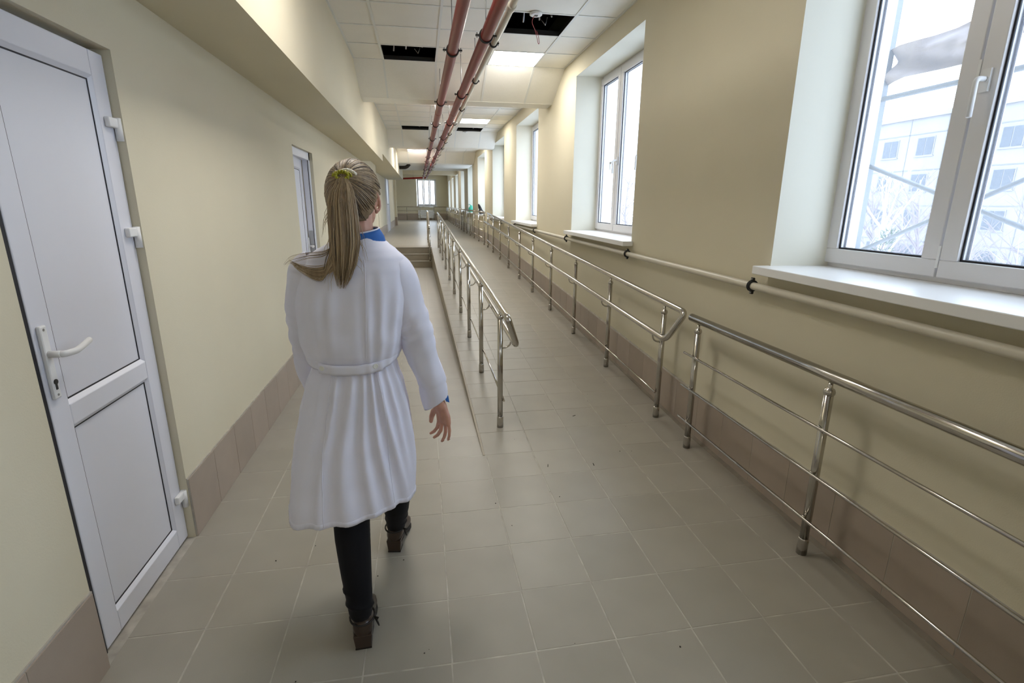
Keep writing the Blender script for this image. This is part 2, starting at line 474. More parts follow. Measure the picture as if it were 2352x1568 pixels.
# ---- left wall
D1 = (1.625, 2.345, 2.085)
D2 = (5.13, 6.02, 2.045)
b = MB()
T = 0.22
b.box(XL - T, XL, YB - .3, D1[0], -0.2, ZR)
b.box(XL - T, XL, D1[0], D1[1], D1[2], ZR)
b.box(XL - T, XL, D1[1], D2[0], -0.2, ZR)
b.box(XL - T, XL, D2[0], D2[1], D2[2], ZR)
b.box(XL - T, XL, D2[1], 14.3, -0.2, ZR)
b.box(-1.36 - T, -1.36, 14.3, 27.5, -0.2, ZR)
b.box(-1.58, -1.12, 14.2, 14.3, -0.2, ZR)
b.box(-2.3, -1.58, 27.3, 27.5, -0.2, ZR)
b.box(-2.3, -2.1, 27.5, YE + .3, -0.2, ZR)
wall_left = struct('wall_left', 'cream painted wall with doors opposite the windows', 'wall', b, 'paint_cream')
b = MB(); b.box(-1.50, -1.25, 27.5, 27.95, ZP, 2.95)
pil = struct('pilaster', 'cream pilaster standing at the far end of the door wall', 'pillar', b, 'paint_cream')
b = MB(); b.box(-1.51, -1.24, 27.49, 27.96, ZP, ZP + 0.42); b.build('pilaster_skirting', 'skirting_tile', pil)
# side room behind the half-open door
b = MB()
b.box(-3.6, -3.5, 3.6, 8.0, -0.2, 3.0); b.box(-3.6, XL - T, 3.5, 3.6, -0.2, 3.0); b.box(-3.6, XL - T, 7.0, 7.1, -0.2, 3.0)
b.box(-3.6, XL - T, 3.5, 7.1, 2.9, 3.0); b.box(-3.6, XL - T, 3.5, 7.1, -0.2, -0.004)
srl = True
struct('wall_side_room', 'dim beige walls of the side room behind the ajar door', 'wall', b, 'paint_cream')

# ---- boxed beam along the left wall
b = MB()
b.box(XL, -0.715, YB, 10.9, 2.335, ZR); b.box(XL, -0.715, 10.9, 14.3, 2.475, ZR); b.box(-1.36, -0.715, 14.3, 22.6, 2.475, ZR)
struct('beam_left', 'deep cream boxed-in beam along the top of the door wall', 'beam', b, 'paint_cream')

# ---- back and end walls, slab above
b = MB(); b.box(XL - .3, XO, YB - 0.3, YB, -0.2, ZR); struct('wall_back', 'plain cream wall closing the corridor behind the camera', 'wall', b, 'paint_cream')
EX0, EX1, EZ0, EZ1 = -0.30, 1.02, 1.40, 3.15
b = MB()
b.box(-2.3, EX0, YE, YE + .42, -0.2, ZR); b.box(EX1, XO, YE, YE + .42, -0.2, ZR)
b.box(EX0, EX1, YE, YE + .42, -0.2, EZ0); b.box(EX0, EX1, YE, YE + .42, EZ1, ZR)
b.box(EX0 - .001, EX0 + .004, YE + .002, YE + .4, EZ0, EZ1, 1); b.box(EX1 - .004, EX1 + .001, YE + .002, YE + .4, EZ0, EZ1, 1)
wall_end = struct('wall_end', 'cream wall with one window closing the far end', 'wall', b, ['paint_cream', 'paint_reveal'])
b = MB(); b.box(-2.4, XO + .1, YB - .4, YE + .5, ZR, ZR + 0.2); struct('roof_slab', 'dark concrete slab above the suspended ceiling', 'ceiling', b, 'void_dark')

# ---- suspended ceiling: coffers between clad cross beams
ceil = struct('ceiling', 'white suspended tile ceiling in coffers between clad cross beams', 'ceiling')
CX = [-0.715, -0.375, 0.23, 0.835, 1.415, XR]
GB = 0.024
COFF = [(-4.9, 0.86), (2.16, 6.76), (8.25, 12.65), (14.15, 17.75)]
BOT = [(1.44, 1.58), (7.36, 7.70), (13.22, 13.58), (18.33, 22.4)]
OPEN = {(1, 2, 2): 1, (1, 0, 1): 1}          # (coffer, row counted from its far edge, column): open hatch
OPEN = {(1, 2, 3), (1, 0, 1), (2, 0, 1), (2, 0, 3)}
LAMPS = {(1, 0, 3), (1, 6, 1), (2, 2, 3), (2, 6, 2), (3, 0, 1), (3, 4, 1), (3, 4, 3), (0, 6, 1)}  # some of these are added unseen panels that only brighten the corridor
lamp_spots = []
hatch_spots = []
ctile = {}
for ci, (ca, cb) in enumerate(COFF):
    near = ci in (1, 2)
    rows = []
    e = cb; k = 0
    while e - 0.6 > ca - 0.3:
        rows.append((max(e - 0.6, ca), e)); e -= 0.6
    rows[-1] = (ca, rows[-1][1])
    for r, (ra, rb) in enumerate(rows):
        for c in range(5):
            xa, xb = CX[c], CX[c + 1]
            key = (ci, r, c)
            if key in OPEN: hatch_spots.append((xa, xb, ra, rb)); continue
            if key in LAMPS: lamp_spots.append((xa, xb, ra, rb)); continue
            if near:
                w, d = xb - xa - 0.006, rb - ra - 0.006
                kk = (round(w, 3), round(d, 3))
                if kk not in ctile:
                    m = MB(); m.box(-w / 2, w / 2, -d / 2, d / 2, 0, 0.014); ctile[kk] = m.mesh('ceiling_tile', 'ceiling_tile')
                inst('ceiling_tile', ctile[kk], ceil, ((xa + xb) / 2, (ra + rb) / 2, ZC + 0.004 + random.uniform(0, 0.002)))
    if not near:
        b = MB()
        for r, (ra, rb) in enumerate(rows):
            for c in range(5):
                if (ci, r, c) in LAMPS: continue
                b.box(CX[c], CX[c + 1], ra, rb, ZC, ZC + 0.014)
        b.build('ceiling_field', 'ceiling_far', ceil)
    if near:
        for x in CX[1:-1]:
            m = MB(); m.box(x - GB / 2, x + GB / 2, ca, cb, ZC, ZC + 0.0035); m.build('grid_bar', 'ceiling_bar', ceil)
        for r, (ra, rb) in enumerate(rows):
            m = MB(); m.box(CX[0], CX[-1], rb - GB / 2, rb + GB / 2, ZC + 0.0005, ZC + 0.004); m.build('grid_bar', 'ceiling_bar', ceil)
        for x0_, x1_ in ((CX[0], CX[0] + 0.02), (CX[-1] - 0.02, CX[-1])):
            m = MB(); m.box(x0_, x1_, ca, cb, ZC - 0.001, ZC + 0.003); m.build('edge_trim', 'ceiling_bar', ceil)
# sloping clad faces of the cross beams and their undersides
def slope(ya, za, yb_, zb_, name):
    for c in range(5):
        g = 0.004
        x0_, x1_ = CX[c] + g, CX[c + 1] - g
        if c == 0: x0_ = CX[0]
        if c == 4: x1_ = CX[-1]
        n = Vector((0, (za - zb_), (yb_ - ya))).normalized() * 0.014
        if n.z < 0: n = -n
        m = MB()
        p = [(x0_, ya, za), (x1_, ya, za), (x1_, yb_, zb_), (x0_, yb_, zb_)]
        m.hexa(p, [(q[0], q[1] + n.y, q[2] + n.z) for q in p])
        m.build(name, 'ceiling_tile', ceil)
    for x in CX[1:-1]:
        m = MB(); p = [(x - GB / 2, ya, za - 0.003), (x + GB / 2, ya, za - 0.003), (x + GB / 2, yb_, zb_ - 0.003), (x - GB / 2, yb_, zb_ - 0.003)]
        m.hexa(p, [(q[0], q[1], q[2] + 0.006) for q in p]); m.build('grid_bar', 'ceiling_bar', ceil)
for k in range(4):
    slope(COFF[k][1], ZC, BOT[k][0], ZB, 'beam_cladding')
    if k < 3: slope(BOT[k][1], ZB, COFF[k + 1][0], ZC, 'beam_cladding')
    b = MB(); b.box(CX[0], CX[-1], BOT[k][0], BOT[k][1], ZB - 0.002, ZB + 0.012); b.build('beam_underside', 'ceiling_tile', ceil)
b = MB(); b.box(-2.3, XR, 22.4, YE, 3.42, 3.45); b.box(-1.36, XR, 22.39, 22.41, ZB, 3.45); b.box(-2.3, XR, 27.5, 27.9, 2.95, 3.45)
b.box(-1.36, CX[0], 22.6, 27.6, 3.40, 3.44)
b.build('far_bulkhead', 'paint_cream', ceil)
# open hatches: dark metal edge and things seen in the void
for hx0, hx1, hy0, hy1 in hatch_spots:
    m = MB()
    m.box(hx0, hx0 + .012, hy0, hy1, ZC + .002, ZC + .04); m.box(hx1 - .012, hx1, hy0, hy1, ZC + .002, ZC + .04)
    m.box(hx0, hx1, hy0, hy0 + .012, ZC + .002, ZC + .04); m.box(hx0, hx1, hy1 - .02, hy1, ZC + .002, ZC + .045)
    m.build('hatch_edge', 'metal_dark', ceil)
    m = MB()
    for q in range(3):
        xq = lerp(hx0, hx1, 0.25 + 0.25 * q + random.uniform(-.08, .08))
        m.tube([(xq, hy1 - 0.15 - 0.1 * q, ZC + 0.06), (xq + 0.02, hy1 - 0.15, ZC + 0.3), (xq, hy1 - 0.1, ZR - .02)], 0.008, 6)
    m.tube([(lerp(hx0, hx1, .6), hy1 - .2, ZC + .08), (lerp(hx0, hx1, .66), hy1 - .22, ZC + .03), (lerp(hx0, hx1, .7), hy1 - .2, ZC + .10)], 0.006, 6)
    m.build('hanger_wires', 'zinc', ceil)
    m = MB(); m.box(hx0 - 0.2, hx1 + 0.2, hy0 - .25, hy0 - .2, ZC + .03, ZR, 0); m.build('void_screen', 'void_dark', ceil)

# ---- skirting tiles
bl = struct('baseboard_left', 'taupe tile skirting along the door wall', 'skirting')
br = struct('baseboard_right', 'brown tile skirting along the window wall and ramp', 'skirting')
SK = 0.30
def skirt_l(a, c):
    m = MB(); m.box(XL - 0.002, XL + 0.010, a + .0015, c - .0015, 0.0, SK); m.build('skirting_tile', 'skirting_tile', bl, 0.001)
for a, c in ((D1[1] + 0.003, D2[0] - 0.05), (D2[1] + .05, 9.0)):
    y = a
    while y < c - 0.02:
        e = min(y + 0.30, c); skirt_l(y, e); y = e
y = D1[0] - 0.003
while y > 0.3: skirt_l(y - 0.3, y); y -= 0.3
b = MB(); b.box(XL - .002, XL + .01, YB, y, 0, SK); b.box(XL - .002, XL + .01, 9.0, 13.06, 0, SK)
b.box(XL - .002, XL + .01, 13.06, 14.2, 0, ZP + SK); b.box(-1.362, -1.35, 14.3, 27.5, ZP, ZP + SK)
b.build('skirting_beyond', 'skirting_far', bl)
b = MB(); b.box(XL, XL + .006, D1[1], 9.0, SK, SK + 0.006); b.box(XL, XL + .006, YB, D1[0], SK, SK + 0.006); b.build('top_joint', 'grout', bl)
b = MB(); b.box(XL - .001, XL + .0085, D1[1] + .003, D2[0] - .05, 0, SK - .001); b.box(XL - .001, XL + .0085, .3, D1[0] - .003, 0, SK - .001); b.build('joint_bed', 'grout', bl)
XS = XR - 0.015
y = -0.3 + (1.776 - 0.3 * 7 + 0.3)
y = 1.776 - 0.3 * 6
while y < 9.6:
    a, c = y + .0015, y + 0.3 - .0015
    m = MB()
    m.hexa([(XS, a, rz(a)), (XR + .002, a, rz(a)), (XR + .002, c, rz(c)), (XS, c, rz(c))],
           [(XS, a, rz(a) + SK), (XR + .002, a, rz(a) + SK), (XR + .002, c, rz(c) + SK), (XS, c, rz(c) + SK)])
    m.build('skirting_tile', 'skirting_tile', br, 0.001)
    y += 0.3
b = MB()
for a, c in ((YB, 1.776 - 0.3 * 6), (y, YT), (YT, YE)):
    za, zc = rz(a), rz(c)
    b.hexa([(XS, a, za), (XR + .002, a, za), (XR + .002, c, zc), (XS, c, zc)], [(XS, a, za + SK), (XR + .002, a, za + SK), (XR + .002, c, zc + SK), (XS, c, zc + SK)])
b.build('skirting_beyond', 'skirting_far', br)
b = MB()
for a, c in ((-0.3, RY), (RY, YT)):
    za, zc = rz(a) + SK, rz(c) + SK
    b.hexa([(XR - .011, a, za), (XR, a, za), (XR, c, zc), (XR - .011, c, zc)], [(XR - .006, a, za + .008), (XR, a, za + .008), (XR, c, zc + .008), (XR - .006, c, zc + .008)])
b.build('top_joint', 'grout', br)
b = MB()
for a, c in ((-0.02, RY), (RY, 9.6)):
    za, zc = rz(a), rz(c)
    b.hexa([(XS + .0015, a, za), (XR, a, za), (XR, c, zc), (XS + .0015, c, zc)], [(XS + .0015, a, za + SK - .001), (XR, a, za + SK - .001), (XR, c, zc + SK - .001), (XS + .0015, c, zc + SK - .001)])
b.build('joint_bed', 'grout', br)
b = MB()
for a, c in ((-0.3, RY), (RY, 9.6)):
    za, zc = rz(a), rz(c)
    b.hexa([(XS - .022, a, za), (XS, a, za), (XS, c, zc), (XS - .022, c, zc)], [(XS - .02, a, za + .003), (XS, a, za + .012), (XS, c, zc + .012), (XS - .02, c, zc + .003)])
b.build('floor_joint', 'grout_dark', br)
b = MB(); b.box(-2.1, XR, YE - .012, YE + .002, ZP, ZP + 0.42)
struct('baseboard_end', 'dark brown tile skirting under the far window', 'skirting', b, 'skirting_far')

# ------------------------------------------------------------------ windows
def window_proto():
    """three-light plastic window; local x = depth (0 inner face), y = width centred, z from the sill"""
    W, Hh = 1.9 - 2 * SPL + 2 * SPL * 2 - 0.005, ZH - ZS
    W = 1.9 + 2 * SPL - 0.004
    root = thing('window_1', '', 'window', kind='structure')
    m = MB(); fwid = 0.062
    m.box(0.012, 0.075, -W / 2, W / 2, 0, 0.045); m.box(0.012, 0.075, -W / 2, W / 2, Hh - fwid, Hh)
    m.box(0.012, 0.075, -W / 2, -W / 2 + fwid, 0.045, Hh - fwid); m.box(0.012, 0.075, W / 2 - fwid, W / 2, 0.045, Hh - fwid)
    m.build('window_frame', 'pvc_window', root, 0.003)
    L_ = W - 2 * 0.045; sw = L_ / 3
    for k in range(3):
        a = -W / 2 + 0.045 + k * sw + 0.005; c = a + sw - 0.010
        z0, z1 = 0.022, Hh - 0.03; p = 0.072
        m = MB()
        m.box(-0.008, 0.055, a, c, z0, z0 + p); m.box(-0.008, 0.055, a, c, z1 - p, z1)
        m.box(-0.008, 0.055, a, a + p, z0 + p, z1 - p); m.box(-0.008, 0.055, c - p, c, z0 + p, z1 - p)
        sash = m.build('sash', 'pvc_window', root, 0.004)
        m = MB(); g = 0.008
        for x in (0.006, 0.034):
            m.box(x, x + 0.006, a + p, c - p, z0 + p, z0 + p + g); m.box(x, x + 0.006, a + p, c - p, z1 - p - g, z1 - p)
            m.box(x, x + 0.006, a + p, a + p + g, z0 + p, z1 - p); m.box(x, x + 0.006, c - p - g, c - p, z0 + p, z1 - p)
        m.build('gasket', 'gasket', sash)
        m = MB(); m.box(0.010, 0.012, a + p - .004, c - p + .004, z0 + p - .004, z1 - p + .004); m.build('pane', 'window_glass', sash)
        m = MB(); s_ = -1 if k == 2 else 1
        if k < 2:
            hy = c - 0.036 if k == 0 else a + 0.036
            hy = c - 0.034 if k != 1 else c - 0.034
            m.box(-0.020, -0.008, hy - 0.016, hy + 0.016, 0.72, 0.80)
            m.tube(arc_path([(-0.018, hy, 0.765), (-0.058, hy, 0.765), (-0.062, hy - 0.006, 0.63)], 0.018, 5), 0.0095, 10)
            m.build('handle', 'plastic_white', sash)
        m = MB()
        hy = a - 0.006 if k != 0 else a - 0.006
        for hz in (0.06, 0.75, Hh - 0.18):
            m.box(-0.010, 0.004, c + 0.001, c + 0.012, hz, hz + 0.09)
        m.build('hinge', 'plastic_white', sash)
    m = MB()
    m.box(-(XF - 1.705), 0.02, -0.95 - 0.055, 0.95 + 0.012, -0.042, 0.0)
    m2 = MB()
    m2.prism([(-(XF - 1.705), -0.995), (-(XF - XR) - 0.002, -0.995), (-(XF - XR) - 0.002, -0.95 + 0.0), (0.02, -0.95 - .03), (0.02, 0.95 + .03), (-(XF - XR) - 0.002, 0.95), (-(XF - XR) - .002, 0.965), (-(XF - 1.705), 0.965)], -0.042, 0.0)
    m2.build('window_sill', 'sill_white', root, 0.004)
    return root
win = window_proto()
wl = ['plastic window behind the camera position in the cream wall', 'large near window with the scaffold right outside',
      'second window along the ramp with keys in its handle', 'third window from the near scaffold window along the ramp',
      'fourth window from the near scaffold window', 'fifth window, by the bundle of black clothing',
      'sixth window, with the green bag on its sill', 'seventh window from the near scaffold window', 'eighth window, far along the wall',
      'ninth window, far along the wall near the end', 'last window of the long wall beside the end wall']
for k, (a, c) in enumerate(WY):
    o = win if k == 0 else copy_tree(win)
    o.name = 'window_%d' % (k + 1)
    o.location = (XF, (a + c) / 2, ZS)
    o['label'] = wl[k]; o['category'] = 'window'; o['kind'] = 'structure'
# keys hanging in the handle of the second window
ky = thing('key_bunch', 'small bunch of keys hanging from the second window handle', 'keys', (XF - .07, 5.52, 1.95))
m = MB(); m.tube([(XF - .075 + .012 * cos(a_), 5.56 + .014 * sin(a_), 1.99) for a_ in [k * pi / 6 for k in range(12)]], 0.0015, 5, closed=True); m.build('key_ring', 'steel', ky)
for q, dy in enumerate((-.015, .01, .03)):
    m = MB(); m.box(XF - .08, XF - .078, 5.55 + dy, 5.57 + dy, 1.965, 1.985); m.box(XF - .08, XF - .078, 5.556 + dy, 5.563 + dy, 1.90, 1.966); m.build('key', 'zinc', ky)
# end window
we = thing('window_12', 'three-light window in the far end wall', 'window', (0, 0, 0), kind='structure')
yw = YE + 0.25
m = MB(); W0, W1 = EX0 + .02, EX1
m.box(W0, W1, yw, yw + .07, EZ0, EZ0 + .06); m.box(W0, W1, yw, yw + .07, EZ1 - .06, EZ1); m.box(W0, W0 + .06, yw, yw + .07, EZ0, EZ1); m.box(W1 - .06, W1, yw, yw + .07, EZ0, EZ1)
m.build('window_frame', 'pvc_window', we)
s3 = (W1 - W0 - .08) / 3
for k in range(3):
    a = W0 + .04 + k * s3 + .005; c = a + s3 - .01; p = .07
    m = MB(); z0, z1 = EZ0 + .03, EZ1 - .03
    m.box(a, c, yw - .02, yw + .05, z0, z0 + p); m.box(a, c, yw - .02, yw + .05, z1 - p, z1); m.box(a, a + p, yw - .02, yw + .05, z0 + p, z1 - p); m.box(c - p, c, yw - .02, yw + .05, z0 + p, z1 - p)
    sh = m.build('sash', 'pvc_window', we)
    m = MB(); m.box(a + p, c - p, yw + .01, yw + .014, z0 + p, z1 - p); m.build('pane', 'window_glass', sh)
    if k: m = MB(); m.box(a + .02, a + .05, yw - .05, yw - .02, 2.1, 2.25); m.build('handle', 'plastic_white', sh)
m = MB(); m.box(EX0 - .05, EX1 + .05, YE - .1, yw + .02, EZ0 - .045, EZ0); m.build('window_sill', 'sill_white', we)

# ------------------------------------------------------------------ doors
def pvc_leaf(root, y0, y1, z0, z1, x, mid, stile=0.098, th=0.06):
    m = MB()
    m.box(x - th, x, y0, y0 + stile, z0, z1); m.box(x - th, x, y1 - stile, y1, z0, z1)
    m.box(x - th, x, y0 + stile, y1 - stile, z0, z0 + stile); m.box(x - th, x, y0 + stile, y1 - stile, z1 - stile, z1)
    m.box(x - th, x, y0 + stile, y1 - stile, mid - 0.037, mid + 0.037)
    lf = m.build('leaf', 'pvc_white', root, 0.004)
    for a, c in ((z0 + stile, mid - 0.037), (mid + 0.037, z1 - stile)):
        m = MB(); m.box(x - 0.030, x - 0.014, y0 + stile, y1 - stile, a, c); m.build('panel', 'pvc_white', lf)
        g = 0.006; m = MB(); q = x - 0.0145
        i = .0105; j_ = i + g; ya_, yb2 = y0 + stile, y1 - stile
        m.box(q, q + .003, ya_ + i, yb2 - i, a + i, a + j_); m.box(q, q + .003, ya_ + i, yb2 - i, c - j_, c - i)
        m.box(q, q + .003, ya_ + i, ya_ + j_, a + i, c - i); m.box(q, q + .003, yb2 - j_, yb2 - i, a + i, c - i)
        m.build('gasket', 'gasket', lf)
        e = 0.016; m = MB()                        # glazing bead sloping from the stile to the gasket
        Y0, Y1, A, C = y0 + stile, y1 - stile, a, c
        xa, xb = x - 0.001, x - 0.0115
        outer = [(xa, Y0 - .002, A - .002), (xa, Y1 + .002, A - .002), (xa, Y1 + .002, C + .002), (xa, Y0 - .002, C + .002)]
        inner = [(xb, Y0 + .012, A + .012), (xb, Y1 - .012, A + .012), (xb, Y1 - .012, C - .012), (xb, Y0 + .012, C - .012)]
        m.add(outer + inner, [(k, (k + 1) % 4, 4 + (k + 1) % 4, 4 + k) for k in range(4)]); m.build('glazing_bead', 'pvc_white', lf)
    return lf
door1 = struct('door_1', 'white plastic panel door with lever handle, nearest the camera', 'door')
xd = XL - 0.030
m = MB(); m.box(xd - .12, xd - .055, D1[0], D1[0] + .05, 0, D1[2]); m.box(xd - .12, xd - .055, D1[1] - .05, D1[1], 0, D1[2]); m.box(xd - .12, xd - .055, D1[0], D1[1], D1[2] - .05, D1[2])
m.build('door_frame', 'pvc_white', door1)
m = MB(); m.box(xd - .075, xd - .06, D1[0], D1[1], 0, D1[2]); m.box(xd - .06, xd - .002, D1[0] + .001, D1[0] + .061, 0, D1[2]); m.build('gap_shade', 'gasket', door1)  # black filler standing in for the shade of the gap beside the leaf
leaf1 = pvc_leaf(door1, D1[0] + .062, D1[1] - .004, 0.012, D1[2] - .02, xd, 0.868, 0.088)
m = MB(); hy = D1[0] + 0.094
m.box(xd, xd + .012, hy - .016, hy + .016, 0.945, 1.178); pl_ = m.build('handle_plate', 'plastic_white', leaf1, 0.005)
m = MB(); m.tube([(xd + .01, hy, 1.088), (xd + .045, hy, 1.088)], 0.011, 12)
m.tube(arc_path([(xd + .035, hy, 1.088), (xd + .055, hy, 1.088), (xd + .060, hy + .05, 1.086), (xd + .050, hy + .135, 1.098)], .012, 4), 0.0105, 12, flat=0.8)
m.build('lever', 'plastic_white', leaf1)
m = MB(); m.tube([(xd + .012, hy, 1.0), (xd + .0145, hy, 1.0)], .0085, 14); m.box(xd + .012, xd + .0135, hy - .004, hy + .004, .975, 1.0); m.build('keyhole', 'metal_dark', leaf1)
m = MB()
for z in (0.958, 1.165): m.tube([(xd + .0115, hy, z), (xd + .013, hy, z)], .004, 10)
m.build('screw', 'zinc', leaf1)
for hz in (0.185, 1.375, 1.78):
    m = MB(); yh = D1[1] - .012
    m.box(xd, xd + .020, yh - .058, yh + .012, hz + .03, hz + .066)
    hi = m.build('hinge', 'plastic_white', leaf1, 0.005)
    m = MB(); m.tube([(xd + .014, yh + .006, hz - .015), (xd + .014, yh + .006, hz + .068)], .0125, 12); m.build('hinge_pin', 'plastic_white', hi)
# half-open second door
door2 = struct('door_2', 'white plastic door standing ajar further along the wall', 'door')
m = MB(); xf = XL - .03
for y0_, y1_ in ((D2[0], D2[0] + .055), (D2[1] - .055, D2[1])): m.box(xf - .07, xf, y0_, y1_, 0, D2[2])
m.box(xf - .07, xf, D2[0], D2[1], D2[2] - .075, D2[2]); m.build('door_frame', 'pvc_white', door2, 0.003)
m = MB(); m.box(xf - .016, xf - .010, D2[1] - .058, D2[1] - .0545, 0, D2[2] - .075); m.build('gasket', 'gasket', door2)
m = MB(); m.box(xf - .06, xf - .02, D2[1] - .060, D2[1] - .056, 0.8, 1.25); m.build('strike_plate', 'zinc', door2)
dl = bpy.data.objects.new('leaf_hinge_axis', None)
tmp_root = thing('tmp', 'tmp', 'tmp')
lf2 = pvc_leaf(tmp_root, 0.0, 0.77, 0.012, D2[2] - .07, 0.0, 0.87)
m = MB(); m.box(0, .012, .72 - .016, .72 + .016, .945, 1.178); m.build('handle_plate', 'plastic_white', lf2, .004)
m = MB(); m.tube(arc_path([(.01, .72, 1.088), (.055, .72, 1.088), (.06, .59, 1.09)], .014, 4), .0105, 10); m.build('lever', 'plastic_white', lf2)
m = MB(); m.tube(arc_path([(-.06, .72, 1.088), (-.115, .72, 1.088), (-.12, .59, 1.09)], .014, 4), .0105, 10); m.build('lever', 'plastic_white', lf2)
lf2.parent = door2; lf2.matrix_parent_inverse = Matrix.Identity(4)
lf2.location = (xf - .012, D2[0] + .058, 0); lf2.rotation_euler = (0, 0, radians(4.6))
bpy.data.objects.remove(tmp_root)
# far white door
door3 = struct('door_3', 'white door at the far end of the landing wall', 'door')
m = MB(); m.box(-1.36, -1.335, 21.2, 22.6, ZP, ZP + 2.08); d3 = m.build('leaf', 'pvc_white', door3, .004)
m = MB(); m.box(-1.36, -1.31, 21.12, 21.2, ZP, ZP + 2.12); m.box(-1.36, -1.31, 22.6, 22.68, ZP, ZP + 2.12); m.box(-1.36, -1.31, 21.12, 22.68, ZP + 2.08, ZP + 2.14); m.build('door_frame', 'pvc_white', door3)
m = MB(); m.tube([(-1.335, 21.32, ZP + 1.05), (-1.28, 21.32, ZP + 1.05), (-1.28, 21.44, ZP + 1.05)], .011, 8); m.build('lever', 'zinc', d3)
# ------------------------------------------------------------------ hand rails
def post_mesh(h):
    m = MB(); m.tube([(0, 0, 0), (0, 0, h - 0.045)], 0.019, 14); return m.mesh('post', 'steel')
def sleeve_mesh():
    m = MB(); m.lathe([(0.0225, 0), (0.0225, 0.075), (0.0215, 0.08), (0.0195, 0.082)], 16); return m.mesh('base_sleeve', 'steel')
def neck_mesh():
    m = MB(); m.lathe([(0.019, -0.06), (0.0225, -0.055), (0.0235, -0.045), (0.021, -0.036), (0.012, -0.03), (0.010, -0.022), (0.010, -0.005)], 14); return m.mesh('neck', 'steel')
PM = {}
SLV, NCK = sleeve_mesh(), neck_mesh()
def post(root, x, y, z, h):
    k = round(h, 3)
    if k not in PM: PM[k] = post_mesh(h)
    p = inst('post', PM[k], root, (x, y, z))
    s = inst('base_sleeve', SLV, p, (0, 0, 0)); s.matrix_parent_inverse = Matrix.Identity(4)
    n = inst('neck', NCK, p, (0, 0, h - 0.012)); n.matrix_parent_inverse = Matrix.Identity(4)
    return p
XP = 1.66
# near level rail
nr = thing('wall_railing', 'polished steel railing with three thin bars, nearest the camera', 'railing', (XP, 0.7, 0))
for y in (-0.38, 0.70, 1.775, 2.85): post(nr, XP, y, 0, 0.845)
m = MB(); m.tube([(XP, -0.5, 0.855), (XP, 2.94, 0.855)], 0.0245, 20); m.build('top_rail', 'steel', nr)
for z in (0.625, 0.408, 0.188):
    m = MB(); m.tube([(XP - .027, -0.45, z), (XP - .027, 2.945, z)], 0.0075, 10); m.build('bar', 'steel', nr)
    for y in (0.70, 1.775, 2.85):
        m = MB(); m.lathe([(0.011, 0), (0.011, .010), (.008, .014)], 10, M=Matrix.Translation((XP - .014, y, z)) @ Matrix.Rotation(-pi / 2, 4, 'Y')); m.build('bar_clip', 'steel', nr)

def ramp_rail(root, xs, ysp, side, ztop=0.865, zmid=0.655, y_end=3.06):
    """side: direction in x of the lower hand rail; xs(y) = x of the posts"""
    for y in ysp: post(root, xs(y), y, rz(y), ztop - 0.01)
    ya, yb_ = ysp[0], ysp[-1]
    off = 0.075 * side
    def P(y, h, dx=0): return (xs(y) + dx, y, rz(y) + h)
    pts = [P(yb_ + 0.02, zmid, off)]
    pts += [P(y, zmid, off) for y in reversed(ysp[1:-1])]
    pts += [P(y_end + .06, zmid, off), P(y_end - .04, ztop)]
    pts += [P(y, ztop) for y in ysp[1:-1]]
    pts += [P(yb_ + 0.05, ztop)]
    # round only the two loop corners
    V = [Vector(p) for p in pts]
    n0 = 1 + len(ysp[1:-1])
    lo, hi = n0, n0 + 1
    path = V[:lo - 0]
    def corner(a, b_, c, r):
        u, w = (a - b_).normalized(), (c - b_).normalized()
        s, e = b_ + u * r, b_ + w * r
        return [s * (1 - t) ** 2 + b_ * 2 * t * (1 - t) + e * t * t for t in [k / 6 for k in range(7)]]
    path = V[:lo] + corner(V[lo - 1], V[lo], V[hi], 0.055) + corner(V[lo], V[hi], V[hi + 1], 0.055) + V[hi + 1:]
    m = MB(); m.tube(path, 0.0205, 16); m.build('hand_rail_loop', 'steel', root)
    for y in ysp:
        m = MB(); h = zmid - 0.075
        m.tube(arc_path([P(y, h), P(y, h, off), P(y, zmid - .01, off)], 0.06, 7), 0.006, 8); m.build('rail_bracket', 'steel', root)
    m = MB(); dx = -0.025 if side < 0 else 0.025
    m.tube([P(ya - .01, 0.20, dx)] + [P(y, 0.20, dx) for y in ysp[1:]], 0.0075, 10); m.build('bar', 'steel', root)
RYS = [3.32 + 1.135 * k for k in range(10)]
RYS = [3.32, 4.41, 5.51, 6.64, 7.81, 8.95, 10.13, 11.30, 12.42, 13.45]
rr = thing('ramp_railing', 'steel ramp railing on the window wall side with looped lower hand rail', 'railing', (XP, 3.32, 0))
ramp_rail(rr, lambda y: XP, RYS, -1)
lr = thing('ramp_railing', 'free-standing steel ramp railing on the open side, ending beside the walking person', 'railing', (.49, 3.32, 0))
ramp_rail(lr, lambda y: lerp(0.49, 0.39, (y - 3.3) / 10.1), RYS, 1)
# landing rail along the window wall and round the end
fr = thing('landing_railing', 'long steel railing under the far windows of the landing', 'railing', (XP, 14.2, ZP))
fy = [14.25 + 1.42 * k for k in range(16)]
for y in fy: post(fr, XP, y, ZP, 0.86)
m = MB(); m.tube([(XP, 14.1, ZP + .87), (XP, 35.9, ZP + .87)], 0.022, 12); m.build('top_rail', 'steel', fr)
for z in (.62, .40, .19):
    m = MB(); m.tube([(XP - .026, 14.1, ZP + z), (XP - .026, 35.9, ZP + z)], 0.0075, 8); m.build('bar', 'steel', fr)
er = thing('end_railing', 'steel railing across the far end wall below the window', 'railing', (0, 36.4, ZP))
for x in (-1.9, -1.0, -0.1, 0.8, 1.66): post(er, x, 36.5, ZP, .86)
m = MB(); m.tube([(-2.05, 36.5, ZP + .87), (1.75, 36.5, ZP + .87)], 0.022, 10); m.build('top_rail', 'steel', er)
